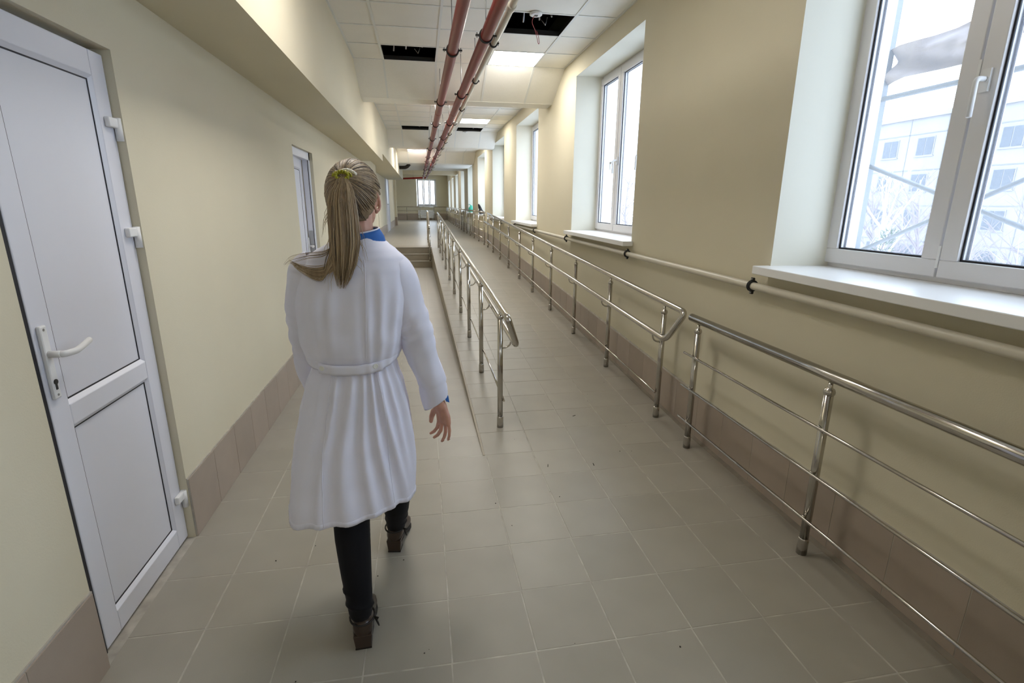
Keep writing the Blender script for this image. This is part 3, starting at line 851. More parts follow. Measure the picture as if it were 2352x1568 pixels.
for z in (.6, .3):
    m = MB(); m.tube([(-2.05, 36.47, ZP + z), (1.7, 36.47, ZP + z)], 0.0085, 8); m.build('bar', 'steel', er)
# stair rail
sr = thing('stair_railing', 'short steel stair railing beside the three steps', 'railing', (.16, 13.2, 0))
post(sr, .16, 13.12, 0.15, 0.86); post(sr, .155, 14.1, ZP, 0.86)
m = MB(); m.tube(arc_path([(.16, 12.9, 0.96), (.16, 13.05, 1.02), (.155, 14.0, ZP + .87), (.152, 16.6, ZP + .87)], .05, 4), .022, 14); m.build('top_rail', 'steel', sr)
post(sr, .152, 15.3, ZP, .86); post(sr, .152, 16.5, ZP, .86)
for h in (.6, .38, .2):
    m = MB(); m.tube([(.185, 13.1, .15 + h), (.18, 14.05, ZP + h), (.177, 16.5, ZP + h)], .0075, 8); m.build('bar', 'steel', sr)

# ------------------------------------------------------------------ pipes
def clamp_parts(root, c, r, top, mname='rubber', rod=True, thick=0.006, ear=.035):
    c = Vector(c)
    m = MB()
    ring = [(c.x + (r + .004) * cos(a), c.y, c.z + (r + .004) * sin(a)) for a in [2 * pi * k / 22 for k in range(22)]]
    for dy in (-.008, 0, .008):
        m.tube([(x, y + dy, z) for x, y, z in ring], thick, 6, closed=True)
    m.box(c.x - r - ear, c.x - r - .003, c.y - .011, c.y + .011, c.z - .005, c.z + .005)
    m.box(c.x + r + .003, c.x + r + ear, c.y - .011, c.y + .011, c.z - .005, c.z + .005)
    cl = m.build('clamp', mname, root)
    m = MB()
    for s_ in (-1, 1): m.tube([(c.x + s_ * (r + ear * .69), c.y, c.z - .016), (c.x + s_ * (r + ear * .69), c.y, c.z + .018)], .0045, 8)
    m.build('clamp_bolt', 'zinc', cl)
    if rod:
        m = MB(); m.tube([(c.x, c.y, c.z + r), (c.x, c.y, top)], .004, 6); m.build('hanger_rod', 'zinc', cl)
def ceil_z(y):
    for a, c in COFF:
        if a <= y <= c: return ZC
    for (ca, cb), (ba, bb) in zip(COFF, BOT):
        if cb < y < ba: return lerp(ZC, ZB, (y - cb) / (ba - cb))
        if ba <= y <= bb: return ZB
    for (ba, bb), (ca, cb) in zip(BOT, COFF[1:]):
        if bb < y < ca: return lerp(ZB, ZC, (y - bb) / (ca - bb))
    return 3.42 if y > 22.4 else ZC
def run(y, n, f):
    t = max(0, (y - n[1]) / (f[1] - n[1])) if y > n[1] else (y - n[1]) / (f[1] - n[1])
    return (n[0] + (f[0] - n[0]) * t, y, n[2] + (f[2] - n[2]) * t)
PZ = 2.735
for nm, lab, n, f, cls in (
        ('red_pipe', 'red-brown ceiling pipe, the one on the door side of the pair', (.293, 4.6, PZ), (.135, 26.5, 2.755), [0.2, 2.4, 4.62, 6.85, 8.7, 10.6, 12.5, 14.8, 16.4, 18.2, 20.2, 22.4, 24.6]),
        ('red_pipe', 'red-brown ceiling pipe, the one beside the thin white pipe', (.510, 4.6, PZ), (.285, 26.5, 2.755), [-.1, 2.1, 4.20, 6.35, 8.5, 10.4, 12.4, 14.7, 16.3, 18.1, 20.0, 22.2, 24.4])):
    root = thing(nm, lab, 'pipe', (n[0], 0, PZ))
    m = MB(); yy = [YB + .01 + (26.6 - YB) * k / 60 for k in range(61)]
    m.tube([run(y, n, f) for y in yy], 0.0425, 22, cap=True); m.build('pipe_run', 'red_paint', root)
    for y in (7.6, 13.0, 19.2, -1.2):
        m = MB(); a, c = run(y, n, f), run(y + .05, n, f); m.tube([a, run(y + .01, n, f), run(y + .04, n, f), c], [.0428, .0445, .0445, .0428], 22); m.build('weld_collar', 'red_paint', root)
    for y in cls:
        c = run(y, n, f); clamp_parts(root, c, .0425, ceil_z(y) + (0.0 if ceil_z(y) == ZC else -.0))
wp = thing('white_pipe', 'thin white ceiling pipe hung beside the red pipes', 'pipe', (.6, 0, 2.75))
n, f = (.603, 4.5, 2.755), (.422, 22.0, 2.765)
m = MB(); m.tube([run(YB + .01 + (22 - YB) * k / 50, n, f) for k in range(51)], 0.0225, 16); m.build('pipe_run', 'pipe_white', wp)
for y in (3.62, 9.6):
    m = MB(); m.tube([run(y, n, f), run(y + .01, n, f), run(y + .07, n, f), run(y + .08, n, f)], [.0228, .029, .029, .0228], 16); m.build('coupling', 'pipe_white', wp)
for y in (0.2, 1.9, 4.45, 5.75, 7.4, 8.7, 10.0, 11.3, 12.6, 14.2, 15.8, 17.4, 19.0, 20.6): clamp_parts(wp, run(y, n, f), .0225, ceil_z(y), thick=.005, ear=.020)
m = MB(); m.tube([run(21.98, n, f), (.42, 22.1, 2.77), (.42, 22.1, 3.0)], .0225, 12); m.build('pipe_elbow', 'pipe_white', wp)
# pipe along the window wall
wq = thing('white_pipe', 'cream heating pipe clipped along the window wall under the sills', 'pipe', (1.745, 0, 1.12))
def wz(y): return 1.122 + (y - 2.5) * 0.004
m = MB(); m.tube([(1.745, YB + .01, wz(YB)), (1.745, 2.5, wz(2.5)), (1.745, 14.0, wz(14))], .0205, 16); m.build('pipe_run', 'pipe_white', wq)
for y in (-1.0, .6, 2.50, 4.27, 6.24, 8.1, 9.9, 11.6, 13.3):
    c = (1.745, y, wz(y)); m = MB()
    for dy in (-.006, .006): m.tube([(c[0] + .026 * cos(a), y + dy, c[2] + .026 * sin(a)) for a in [2 * pi * k / 20 for k in range(20)]], .0055, 6, closed=True)
    m.box(c[0] - .005, c[0] + .005, y - .01, y + .01, c[2] + .024, c[2] + .044); m.box(c[0] - .005, c[0] + .005, y - .01, y + .01, c[2] - .044, c[2] - .024)
    cl = m.build('clamp', 'rubber', wq)
    m = MB(); m.tube([(c[0] + .02, y, c[2]), (XR - .002, y, c[2])], .004, 8); m.tube([(c[0] - .012, y, c[2] + .036), (c[0] + .012, y, c[2] + .036)], .0045, 8); m.tube([(c[0] - .012, y, c[2] - .036), (c[0] + .012, y, c[2] - .036)], .0045, 8); m.build('clamp_bolt', 'zinc', cl)
m = MB(); m.tube([(-1.0, 26.665, 2.70), (.10, 26.647, 2.755), (.33, 26.647, 2.757)], .0425, 16)
tp = thing('cross_pipe', 'dark red pipe crossing in front of the far window', 'pipe', (-.4, 26.6, 2.72)); m.build('pipe_run', 'red_paint', tp)
m = MB(); m.tube([(-1.0, 26.665, 2.70), (-1.34, 26.665, 2.70)], .0425, 12); m.build('pipe_stub', 'red_paint', tp)
clamp_parts(tp, (-.35, 26.655, 2.733), .0425, 3.42)
# dark duct elbow hanging from the lower ceiling
m = MB(); m.tube(arc_path([(-.72, 19.1, 2.74), (-.46, 19.1, 2.745), (-.36, 19.1, 2.86)], .09, 6), .058, 16)
tag(m.build('duct_elbow', 'duct_dark'), 'dark pipe elbow poking out under the far lower ceiling', 'pipe')

# ------------------------------------------------------------------ ceiling lights, detector
ll = {1: 'glowing square ceiling panel nearest the camera, beside the open hatch', 2: 'glowing square ceiling panel in the second coffer', 3: 'small bright ceiling panel far off on the door side',
      0: 'glowing added ceiling panel behind the camera position'}
def llab(k, xa, cyy):
    if k == 0: return 'added fill panel behind the camera, on the window side' if xa > .5 else 'added fill panel behind the camera, on the door side'  # unseen panel added for fill light from behind the camera
    if k == 2 and cyy < 9.5: return 'added fill panel at the near end of the second coffer, hidden by the beam'  # added out of sight to brighten the floor further along
    if k == 3 and cyy < 16: return 'added hidden fill panel of the third coffer on the %s side' % ('window' if xa > .5 else 'door')  # added out of sight to brighten the far end
    if k == 3: return ll[3]
    if k == 1 and xa < .5: return 'ceiling panel over the door side, just out of view above'
    return ll[k]
for q, (xa, xb, ra, rb) in enumerate(sorted(lamp_spots, key=lambda s: s[2])):
    cyy = (ra + rb) / 2
    k = 0 if cyy < 2 else 1 if cyy < 7 else 2 if cyy < 13 else 3
    lt = thing('ceiling_light', llab(k, xa, cyy), 'ceiling light', ((xa + xb) / 2, cyy, ZC), 'square ceiling light panels')
    m = MB(); e = .012
    m.box(xa + e, xb - e, ra + e, rb - e, ZC + .006, ZC + .0075); m.build('diffuser', 'led', lt)
    m = MB()
    m.box(xa, xa + e, ra, rb, ZC + .001, ZC + .03); m.box(xb - e, xb, ra, rb, ZC + .001, ZC + .03); m.box(xa, xb, ra, ra + e, ZC + .001, ZC + .03); m.box(xa, xb, rb - e, rb, ZC + .001, ZC + .03)
    m.box(xa, xb, ra, rb, ZC + .03, ZC + .036); m.build('lamp_frame', 'plastic_white', lt)
def detector(x, y, lab, wire=True):
    sd = thing('smoke_detector', lab, 'detector', (x, y, ZC))
    m = MB(); m.lathe([(.052, 0), (.055, -.006), (.055, -.016), (.050, -.020), (.038, -.021)], 28, M=Matrix.Translation((x, y, ZC))); m.build('detector_base', 'plastic_white', sd)
    m = MB(); m.box(x - .014, x + .016, y - .018, y + .018, ZC - .0235, ZC - .0205); m.build('terminal', 'metal_dark', sd)
    if wire:
        pts = [(x + (X - x) * .8, y + (Y - y) * .78, ZC + (Z - ZC) * .8) for X, Y, Z in [(x - .005, y, ZC - .02), (x - .02, y + .04, ZC - .035), (x - .012, y + .14, ZC - .055), (x + .05, y + .26, ZC - .10), (x + .095, y + .36, ZC - .155), (x + .115, y + .40, ZC - .185),
               (x + .122, y + .405, ZC - .19), (x + .127, y + .395, ZC - .18), (x + .10, y + .33, ZC - .13), (x + .065, y + .26, ZC - .10)]]
        def cr(P, n=6):
            out = []
            P = [Vector(p) for p in P]; P = [P[0]] + P + [P[-1]]
            for i in range(1, len(P) - 2):
                for k in range(n):
                    t_ = k / n; a, b_, c, d = P[i - 1:i + 3]
                    out.append(.5 * ((2 * b_) + (c - a) * t_ + (2 * a - 5 * b_ + 4 * c - d) * t_ ** 2 + (3 * b_ - a - 3 * c + d) * t_ ** 3))
            return out + [P[-1]]
        m = MB(); m.tube(cr(pts), .0028, 6); m.build('wire_loop', 'wire_red', sd)
for lab, x, y, z in (('added fill panel of the side room behind the ajar door', -2.3, 5.4, 2.895), ('added fill panel above the far landing before the end window', .5, 25.0, 3.41), ('added fill panel above the far landing by the end wall', .2, 32.0, 3.41), ('added fill panel of the far landing recess', -1.7, 31.0, 3.41)):  # added unseen panels lifting the light in the side room and far landing
    lt = thing('ceiling_light', lab, 'ceiling light', (x, y, z), 'square ceiling light panels')
    m = MB(); m.box(x - .28, x + .28, y - .28, y + .28, z - .012, z - .010); m.build('diffuser', 'led_fill' if x < -2 else 'led', lt)
    m = MB(); m.box(x - .3, x + .3, y - .3, y + .3, z - .009, z + .005); m.build('lamp_frame', 'plastic_white', lt)
detector(1.045, 4.955, 'white detector base with a red wire loop at the open hatch')
detector(1.05, 12.66, 'small white detector base at the edge of the second coffer hatch', False)

# ------------------------------------------------------------------ radiators and things on the sills
def radiator(lab, x0, x1, y0, y1, z0, z1, axis):
    rd = thing('radiator', lab, 'radiator', ((x0 + x1) / 2, (y0 + y1) / 2, z0), 'white panel radiators')
    m = MB(); m.box(x0, x1, y0, y1, z0, z1); m.build('radiator_panel', 'radiator_white', rd, .01)
    n = 14; m = MB()
    for k in range(n):
        if axis == 'y':
            y = lerp(y0, y1, (k + .5) / n); m.box(x0 - .012, x0, y - .018, y + .018, z0 + .04, z1 - .04)
        else:
            x = lerp(x0, x1, (k + .5) / n); m.box(x - .018, x + .018, y0 - .012, y0, z0 + .04, z1 - .04)
    m.build('radiator_fins', 'radiator_white', rd)
    m = MB()
    for k in (0.1, 0.9):
        xx, yy = (x0 + .03, lerp(y0, y1, k)) if axis == 'y' else (lerp(x0, x1, k), (y0 + y1) / 2)
        m.box(xx - .015, xx + .015, yy - .015, yy + .015, ZP, z0)
    m.build('radiator_feet', 'radiator_white', rd)
radiator('white radiator under the far end window', -.25, .85, 36.85, 36.95, ZP + .12, ZP + .66, 'x')
radiator('white radiator under the sixth window behind the landing railing', 1.715, 1.79, 19.2, 20.3, ZP + .10, ZP + .60, 'y')
radiator('white radiator under the seventh window behind the landing railing', 1.715, 1.79, 22.9, 24.0, ZP + .10, ZP + .60, 'y')
gb = thing('plastic_bag', 'crumpled mint green plastic bag standing on a far window sill', 'bag', (1.90, 20.55, ZS))
m = MB(); rows = []
for j in range(13):
    v = j / 12; r = (.115 + .02 * sin(v * 5)) * (1 - max(0, v - .62) * 1.6) if v < .98 else .03
    rows.append([(1.90 + r * cos(a) * .9 + .018 * noise.noise((cos(a) * 2, sin(a) * 2, v * 5)), 20.55 + r * sin(a) + .02 * noise.noise((sin(a) * 3, v * 4, cos(a))), ZS + .003 + .245 * v) for a in [2 * pi * k / 24 for k in range(24)]])
m.grid(rows, True); m.build('bag_body', 'green_bag', gb)
m = MB(); m.tube([(1.88, 20.5, ZS + .24), (1.84, 20.65, ZS + .29), (1.80, 20.74, ZS + .27)], [.02, .012, .004], 8); m.build('bag_knot', 'green_bag', gb)
m = MB(); rows = []
for j in range(17):
    u = j / 16
    rows.append([(1.86 + .12 * cos(a) * (1 - .5 * u), 16.98 - .95 * (1 - u) + .9 * 0, ZS + .004 + (.02 + .20 * u ** 1.6 + .03 * noise.noise((u * 6, cos(a), sin(a)))) * max(0, sin(a)) + .0) for a in [pi * k / 10 for k in range(11)]])
m.grid(rows); bj = thing('black_jacket', 'black bundle of clothing heaped on a far window sill', 'jacket', (1.86, 16.5, ZS)); m.build('jacket_cloth', 'black_cloth', bj)
m = MB(); m.tube([(1.84, 16.95, ZS + .18), (1.82, 17.02, ZS + .26), (1.8, 17.05, ZS + .30)], [.05, .035, .01], 8); m.build('jacket_sleeve', 'black_cloth', bj)

# grit on the floor
m = MB()
random.seed(11)
for k in range(70):
    x, y = random.uniform(-.7, 1.55), random.uniform(1.2, 5.5)
    if y > 3.1 and x < .5: continue
    r = random.uniform(.0012, .0032); z = rz(y) + .0005
    m.ball((x, y, z + r * .4), (r, r * random.uniform(.6, 1.4), r * .6), 6, 4)
for x, y, a in ((1.06, 3.42, .5), (.70, 2.75, 1.3), (.98, 2.72, 1.5)):
    m.box(-.014, .014, -.002, .002, 0, .002, M=Matrix.Translation((x, y, rz(y) + .001)) @ Matrix.Rotation(a, 4, 'Z'))
tag(m.build('grit_specks', 'debris_dark'), 'scattered dark grit specks on the floor tiles', 'grit', kind='stuff')

# ------------------------------------------------------------------ outside
b = MB(); b.box(XO, 140, -60, 160, -4.3, -4.0); struct('ground_outside', 'snow-grey ground outside the windows', 'ground', b, 'snow')
FX = 40.0
bd = thing('apartment_building', 'pale panel apartment block seen through the near window', 'building', (FX, 30, -4))
m = MB(); m.box(FX, FX + 12, 4, 72, -4, 8.4); m.box(FX - .25, FX + 12, 3.8, 72.2, 8.4, 8.75); m.build('building_walls', 'facade', bd)
m = MB()
for z in (-1.2, 1.6, 4.4, 7.2): m.box(FX - .02, FX, 4, 72, z - .04, z + .04)
for k in range(22): y = 4 + 3.2 * k; m.box(FX - .02, FX, y - .03, y + .03, -4, 8.4)
m.build('panel_joints', 'facade_joint', bd)
fm = MB(); fm.box(-.06, .0, -.75, .75, 0, 1.45); fm.box(-.1, 0, -.85, .85, -.06, 0); fme = fm.mesh('window_frame', 'facade')
gm = MB()
gm.box(-.08, -.06, -.68, -.03, .07, 1.38); gm.box(-.08, -.06, .03, .68, .07, 1.38); gme = gm.mesh('pane', 'far_glass')
for z in (-2.9, -.1, 2.7, 5.5):
    for k in range(21):
        y = 5.6 + 3.2 * k
        w = inst('window', fme, bd, (FX, y, z)); p = inst('pane', gme, w); p.matrix_parent_inverse = Matrix.Identity(4)
random.seed(5)
def tree(lab, x, y, h, spread, mname, n0=7, twigs=7, seed=1, name='bare_tree'):
    rnd = random.Random(seed)
    t_ = thing(name, lab, 'tree', (x, y, -4), 'bare winter trees outside')
    m = MB(); pts = []
    for k in range(9):
        v = k / 8; pts.append((x + .25 * spread * sin(v * 3 + seed) * v, y + .2 * spread * cos(v * 2.3 + seed) * v, -4 + h * v))
    m.tube(pts, [.11 * (1 - .85 * k / 8) for k in range(9)], 7); m.build('trunk', mname, t_)
    m = MB()
    for i in range(n0 * 3):
        v = rnd.uniform(.30, .97); k = min(7, int(v * 8)); p0 = Vector(pts[k]).lerp(Vector(pts[k + 1]), v * 8 - k)
        an = rnd.uniform(0, 2 * pi); L_ = spread * (1.15 - v) * rnd.uniform(.6, 1.2) + .5
        d = Vector((cos(an), sin(an), rnd.uniform(.5, 1.3))).normalized()
        br_ = [p0 + d * L_ * s_ + Vector((0, 0, .25 * L_ * s_ * s_)) for s_ in (0, .25, .5, .75, 1)]
        m.tube(br_, [.035, .028, .02, .013, .004], 5, cap=False)
        for j in range(twigs):
            s_ = rnd.uniform(.2, .95); q = p0 + d * L_ * s_ + Vector((0, 0, .25 * L_ * s_ * s_))
            e = q + (d + Vector((rnd.uniform(-1, 1), rnd.uniform(-1, 1), rnd.uniform(-.2, .9)))).normalized() * L_ * rnd.uniform(.2, .5)
            m.tube([q, (q + e) / 2 + Vector((0, 0, .04)), e], [.012, .008, .003], 4, cap=False)
    m.build('branches', mname, t_)['kind'] = 'stuff'
tree('slim birch with white branches outside the near window', 10.2, 9.9, 6.1, 2.0, 'birch', 8, 8, 3)
tree('leaning bare birch beside the slim one outside', 13.5, 8.2, 5.6, 2.0, 'birch', 8, 8, 8)
tree('bushy bare tree seen low in the near window pane', 11.0, 5.6, 4.9, 2.0, 'birch', 10, 9, 12)
tree('distant bare tree before the apartment block', 17.0, 15.5, 6.4, 2.6, 'bush_twig', 11, 9, 21)
tree('grey bare shrub tree before the apartment block', 20.0, 20.5, 6.2, 3.2, 'bush_twig', 12, 9, 27)
tree('second grey shrub tree behind the leaning birch', 16.0, 11.2, 5.4, 3.0, 'bush_twig', 12, 9, 33)
tree('bare tree outside beyond the second window', 14.0, 34.0, 7.5, 3.0, 'bush_twig', 11, 8, 41)
# spruce twig close to the glass
sp = thing('spruce_twig', 'dark green spruce twig in the lower corner of the near window', 'branch', (3.9, 3.9, .7))
m = MB(); base = Vector((4.05, 4.25, .35)); tip = Vector((4.0, 3.93, 1.33))
m.tube([base, (base + tip) / 2 + Vector((0, .05, 0)), tip], [.012, .008, .003], 6); m.build('twig_stem', 'bush_twig', sp)
m = MB(); rnd = random.Random(4)
for k in range(420):
    t_ = rnd.random(); p = base.lerp(tip, t_); w = .22 * (1 - t_) + .05
    side = rnd.choice((-1, 1)); q = p + Vector((rnd.uniform(-.3, .3) * w, side * rnd.random() * w, rnd.uniform(-.1, .35) * w))
    d = Vector((rnd.uniform(-.5, .5), side * rnd.uniform(.1, 1), rnd.uniform(.1, .9))).normalized() * .045
    m.tube([q, q + d], [.004, .001], 3, cap=False)
m.build('needles', 'spruce', sp)['kind'] = 'stuff'
# scaffold outside the near windows
sf = thing('scaffolding', 'pale painted steel scaffolding standing right outside the near window', 'scaffold', (3.2, 2.5, -4))
SX = 3.2
for y in (0.35, 3.46, 6.6):
    m = MB(); m.box(SX - .035, SX + .035, y - .045, y + .045, -4, 5.2); m.build('upright', 'scaffold_paint', sf)
    m = MB(); m.box(SX + .9, SX + .96, y - .03, y + .03, -4, 5.2); m.build('upright', 'scaffold_paint', sf)
def bar(p, q, r=.014):
    m = MB(); m.tube([p, q], r, 8); m.build('brace', 'scaffold_paint', sf)
bar((SX, 3.45, 1.83), (SX, 2.20, 1.385)); bar((SX, 3.45, 1.185), (SX, 2.15, 1.795)); bar((SX, 2.2, 1.385), (SX, .9, .92)); bar((SX, 2.15, 1.795), (SX, .4, 2.62))
bar((SX, .35, 2.262), (SX, 6.6, 2.262), .017); bar((SX + .93, .35, .9), (SX + .93, 6.6, .9), .017)
bar((SX, 3.46, 1.2), (SX, 6.6, 2.2)); bar((SX, 6.6, 1.2), (SX, 3.46, 2.2))
m = MB(); rows = []
for j in range(15):
    v = j / 14
    rows.append([(SX + .02 + .05 * sin(v * 7 + u * 9) + .03 * noise.noise((u * 6, v * 4, 1)), lerp(-.6, 3.42, u / 40 * 1.0 if False else u), lerp(2.60, 2.385, v) - .03 * sin(u * 4.2) + .05 * noise.noise((u * 2.2, 3, v))) for u in [k / 40 * 4.02 - .6 for k in range(41)]])
rows = [[(x, -.6 + 4.02 * k / 40, z) for k, (x, y, z) in enumerate(r)] for r in rows]
m.grid(rows); m.build('tarpaulin_roll', 'tarpaulin', sf)
# ------------------------------------------------------------------ the walking person
person = thing('person', 'person with a long fair ponytail in a white belted coat walking away', 'person', (-.25, 1.85, 0))
def capsule_chain(m, pts, n=12):
    """tapered chain: pts = (x, y, z, radius)"""
    m.tube([p[:3] for p in pts], [p[3] for p in pts], n)
    for p in pts: m.ball(p[:3], p[3] * .995, n, 8)
def remeshed(m, name, mname, parent, voxel, smooth=6, fac=.5):
    me = m.mesh(name + '_raw', mname)
    o = bpy.data.objects.new(name + '_raw', me); COL.objects.link(o)
    r = o.modifiers.new('r', 'REMESH'); r.mode = 'VOXEL'; r.voxel_size = voxel; r.use_smooth_shade = True
    if smooth: s = o.modifiers.new('s', 'SMOOTH'); s.iterations = smooth; s.factor = fac
    dg = bpy.context.evaluated_depsgraph_get(); dg.update()
    out = bpy.data.meshes.new_from_object(o.evaluated_get(dg)); out.name = name
    bpy.data.objects.remove(o)
    out.materials.clear(); out.materials.append(MATS[mname])
    out.polygons.foreach_set('use_smooth', [True] * len(out.polygons))
    return place(bpy.data.objects.new(name, out), parent)

HY = radians(17)                                    # head turned a little to the window side
HC = Vector((-.226, 1.885, 1.565))
hF = Vector((sin(HY), cos(HY), 0)); hR = Vector((cos(HY), -sin(HY), 0)); hU = Vector((0, 0, 1))
def H(r, f, u): return HC + hR * r + hF * f + hU * u
HM = Matrix(((hR.x, hF.x, 0), (hR.y, hF.y, 0), (0, 0, 1)))
# ---- body: one continuous skin
m = MB()
capsule_chain(m, [(-.262, 1.856, .86, .095), (-.262, 1.856, 1.0, .085), (-.255, 1.856, 1.14, .09), (-.24, 1.857, 1.27, .085), (-.222, 1.865, 1.36, .062), (-.217, 1.872, 1.42, .050), (-.220, 1.884, 1.50, .050)])
capsule_chain(m, [(-.36, 1.855, 1.315, .05), (-.24, 1.857, 1.33, .06), (-.12, 1.855, 1.32, .05)])
m.ball(HC + Vector((0, 0, .012)), (.074, .090, .100), 22, 16, M=HM)
m.ball(H(0, .035, -.055), (.056, .058, .062), 18, 12, M=HM)             # jaw
m.ball(H(0, .072, -.098), (.022, .018, .016), 12, 8, M=HM)              # chin
m.tube([H(0, .090, .020), H(0, .103, -.012), H(0, .112, -.032)], [.009, .011, .014], 10); m.ball(H(0, .110, -.034), .0135)
for s_ in (-1, 1):
    m.ball(H(s_ * .030, .078, .030), (.024, .016, .009), 10, 7, M=HM)    # brows
    m.ball(H(s_ * .040, .066, -.022), (.024, .022, .020), 10, 7, M=HM)   # cheeks
m.ball(H(0, .094, -.062), (.022, .010, .0055), 10, 6, M=HM); m.ball(H(0, .091, -.072), (.019, .010, .0060), 10, 6, M=HM)
for s_ in (-1, 1):                                                       # ears
    E0 = H(s_ * .079, -.010, -.020)
    EM = HM.to_4x4() @ Matrix.Rotation(radians(28) * -s_, 4, 'Z')
    ring = []
    for k in range(15):
        a = 2 * pi * k / 15; ring.append(E0 + HM @ Matrix.Rotation(radians(-25) * s_, 3, 'Z') @ Vector((s_ * .004, .015 * cos(a) - .004 * sin(a), .031 * sin(a) * (1 if sin(a) > 0 else .95))))
    m.tube(ring, .0052, 8, closed=True)
    m.ball(E0 - hR * s_ * .003, (.006, .014, .026), 10, 8, M=HM)
    m.ball(E0 + hU * -.031 + hF * .004, (.006, .009, .010), 8, 6, M=HM)
ARM_R = [(-.105, 1.855, 1.315, .046), (-.070, 1.850, 1.18, .042), (-.030, 1.847, 1.06, .036), (.006, 1.862, .92, .033), (.036, 1.882, .80, .024), (.047, 1.886, .772, .0235)]
ARM_L = [(-.395, 1.855, 1.31, .046), (-.416, 1.87, 1.18, .042), (-.425, 1.90, 1.06, .036), (-.438, 1.965, .94, .033), (-.440, 2.04, .84, .024), (-.440, 2.055, .815, .0235)]
capsule_chain(m, ARM_R); capsule_chain(m, ARM_L)
nails = []
def hand(W, out, fwd, mirror):
    """W: wrist; out = away from the body, fwd = thumb side, down = -z"""
    out, fwd = Vector(out).normalized(), Vector(fwd).normalized()
    dn = Vector((0, 0, -1))
    def Q(o, f, d): return Vector(W) + (out * o + fwd * f + dn * d) * .92
    for f0, f1, r in ((-.020, -.027, .0115), (-.007, -.009, .012), (.007, .010, .012), (.019, .026, .0115)):
        m.tube([Q(0, f0 * .7, -.005), Q(.006, f1, .035), Q(.008, f1 * 1.05, .062)], [.013, r + .001, r], 10)
        m.ball(Q(.008, f1 * 1.05, .062), r, 10, 8); m.ball(Q(0, f0 * .7, -.005), .013, 10, 8)
    m.ball(Q(.002, 0, .032), (.014, .026, .034), 12, 9)
    fing = ((.030, .041, .026, .020, .0074, .10, 1.25), (.0105, .045, .029, .022, .0077, .02, 1.1), (-.0105, .041, .027, .021, .0073, -.08, .55), (-.030, .032, .021, .018, .0066, -.20, .35))
    for f, a, b_, c, r, sp_, cu in fing:
        p0 = Q(.009, f, .060)
        p1 = p0 + (dn * .96 + out * -.16 * cu + fwd * sp_).normalized() * a
        p2 = p1 + (dn * .90 + out * -.55 * cu + fwd * sp_ * .6).normalized() * b_
        p3 = p2 + (dn * .70 + out * -.80 * cu + fwd * sp_ * .3).normalized() * c
        m.tube([p0, p1, p2, p3], [r * 1.12, r * 1.04, r * .95, r * .82], 10)
        for p, rr_ in ((p1, 1.06), (p2, .97), (p3, .83)): m.ball(p, r * rr_, 10, 8)
        nails.append((p2 + (p3 - p2) * .75, (p3 - p2).normalized(), out, r))
    t0 = Q(-.004, .020, .010); t1 = Q(-.012, .040, .030); t2 = Q(-.018, .047, .058); t3 = Q(-.022, .047, .080)
    m.tube([t0, t1, t2, t3], [.013, .0125, .0105, .0085], 10)
    for p, r in ((t0, .013), (t1, .0125), (t2, .0105), (t3, .0086)): m.ball(p, r, 10, 8)
hand((.048, 1.886, .772), (.80, -.60, 0), (-.60, -.80, 0) if False else (-.62, .78, 0), 1)
hand((-.440, 2.057, .812), (-1, -.1, 0), (.1, 1, 0), -1)
LEG_L = [(-.335, 1.855, .88, .085), (-.315, 1.80, .66, .072), (-.295, 1.725, .48, .054), (-.287, 1.675, .36, .050), (-.276, 1.625, .20, .036), (-.268, 1.597, .105, .031), (-.267, 1.60, .085, .031)]
LEG_R = [(-.185, 1.865, .88, .085), (-.165, 1.935, .66, .072), (-.150, 2.02, .46, .054), (-.153, 2.055, .32, .050), (-.166, 2.105, .18, .036), (-.172, 2.122, .105, .031), (-.170, 2.128, .085, .031)]
capsule_chain(m, LEG_L); capsule_chain(m, LEG_R)
SHOES = (((-.263, 1.552), radians(3)), ((-.183, 2.075), radians(-9)))
def S(k, lx, ly, z):
    (x, y), a = SHOES[k]
    return Vector((x + lx * cos(a) - ly * sin(a), y + lx * sin(a) + ly * cos(a), z))
for k in (0, 1):
    m.tube([S(k, 0, .045, .085), S(k, 0, .09, .072), S(k, 0, .15, .050), S(k, 0, .20, .036)], [.028, .030, .026, .018], 12)
    m.ball(S(k, 0, .045, .085), .028, 12, 8); m.ball(S(k, 0, .20, .036), .018, 10, 8)
body = remeshed(m, 'body', 'skin', person, .0031, 3, .4)
for s_ in (-1, 1):
    m = MB(); m.ball(H(s_ * .030, .077, .012), .0125, 14, 10); m.build('eye', 'eye_white', body)
m = MB()
for p, d, o_, r in nails:
    m.ball(p + o_ * (r * .72), (.0035, .0035, .0035), 8, 6)
m.build('fingernails', 'nail', body)

# ---- trousers
m = MB()
capsule_chain(m, [(-.262, 1.856, .97, .095), (-.262, 1.856, .88, .108)], 18)
capsule_chain(m, [(-.325, 1.852, .86, .094), (-.312, 1.80, .66, .084), (-.294, 1.722, .49, .066), (-.290, 1.680, .38, .0625), (-.281, 1.640, .26, .054), (-.272, 1.608, .165, .045), (-.270, 1.600, .128, .042)], 18)
capsule_chain(m, [(-.195, 1.865, .86, .094), (-.165, 1.935, .66, .084), (-.150, 2.015, .47, .066), (-.153, 2.055, .34, .0625), (-.160, 2.085, .23, .054), (-.169, 2.112, .145, .045), (-.171, 2.118, .120, .043)], 18)
for x, y, z, r in ((-.272, 1.606, .155, .046), (-.279, 1.622, .20, .0475), (-.169, 2.113, .15, .046), (-.165, 2.10, .19, .049)):
    m.tube([(x + r * cos(a), y + r * .95 * sin(a), z + .012 * sin(a + x * 9)) for a in [2 * pi * k / 18 for k in range(18)]], .0055, 6, closed=True)
remeshed(m, 'trousers', 'trouser_black', person, .006, 2, .4)

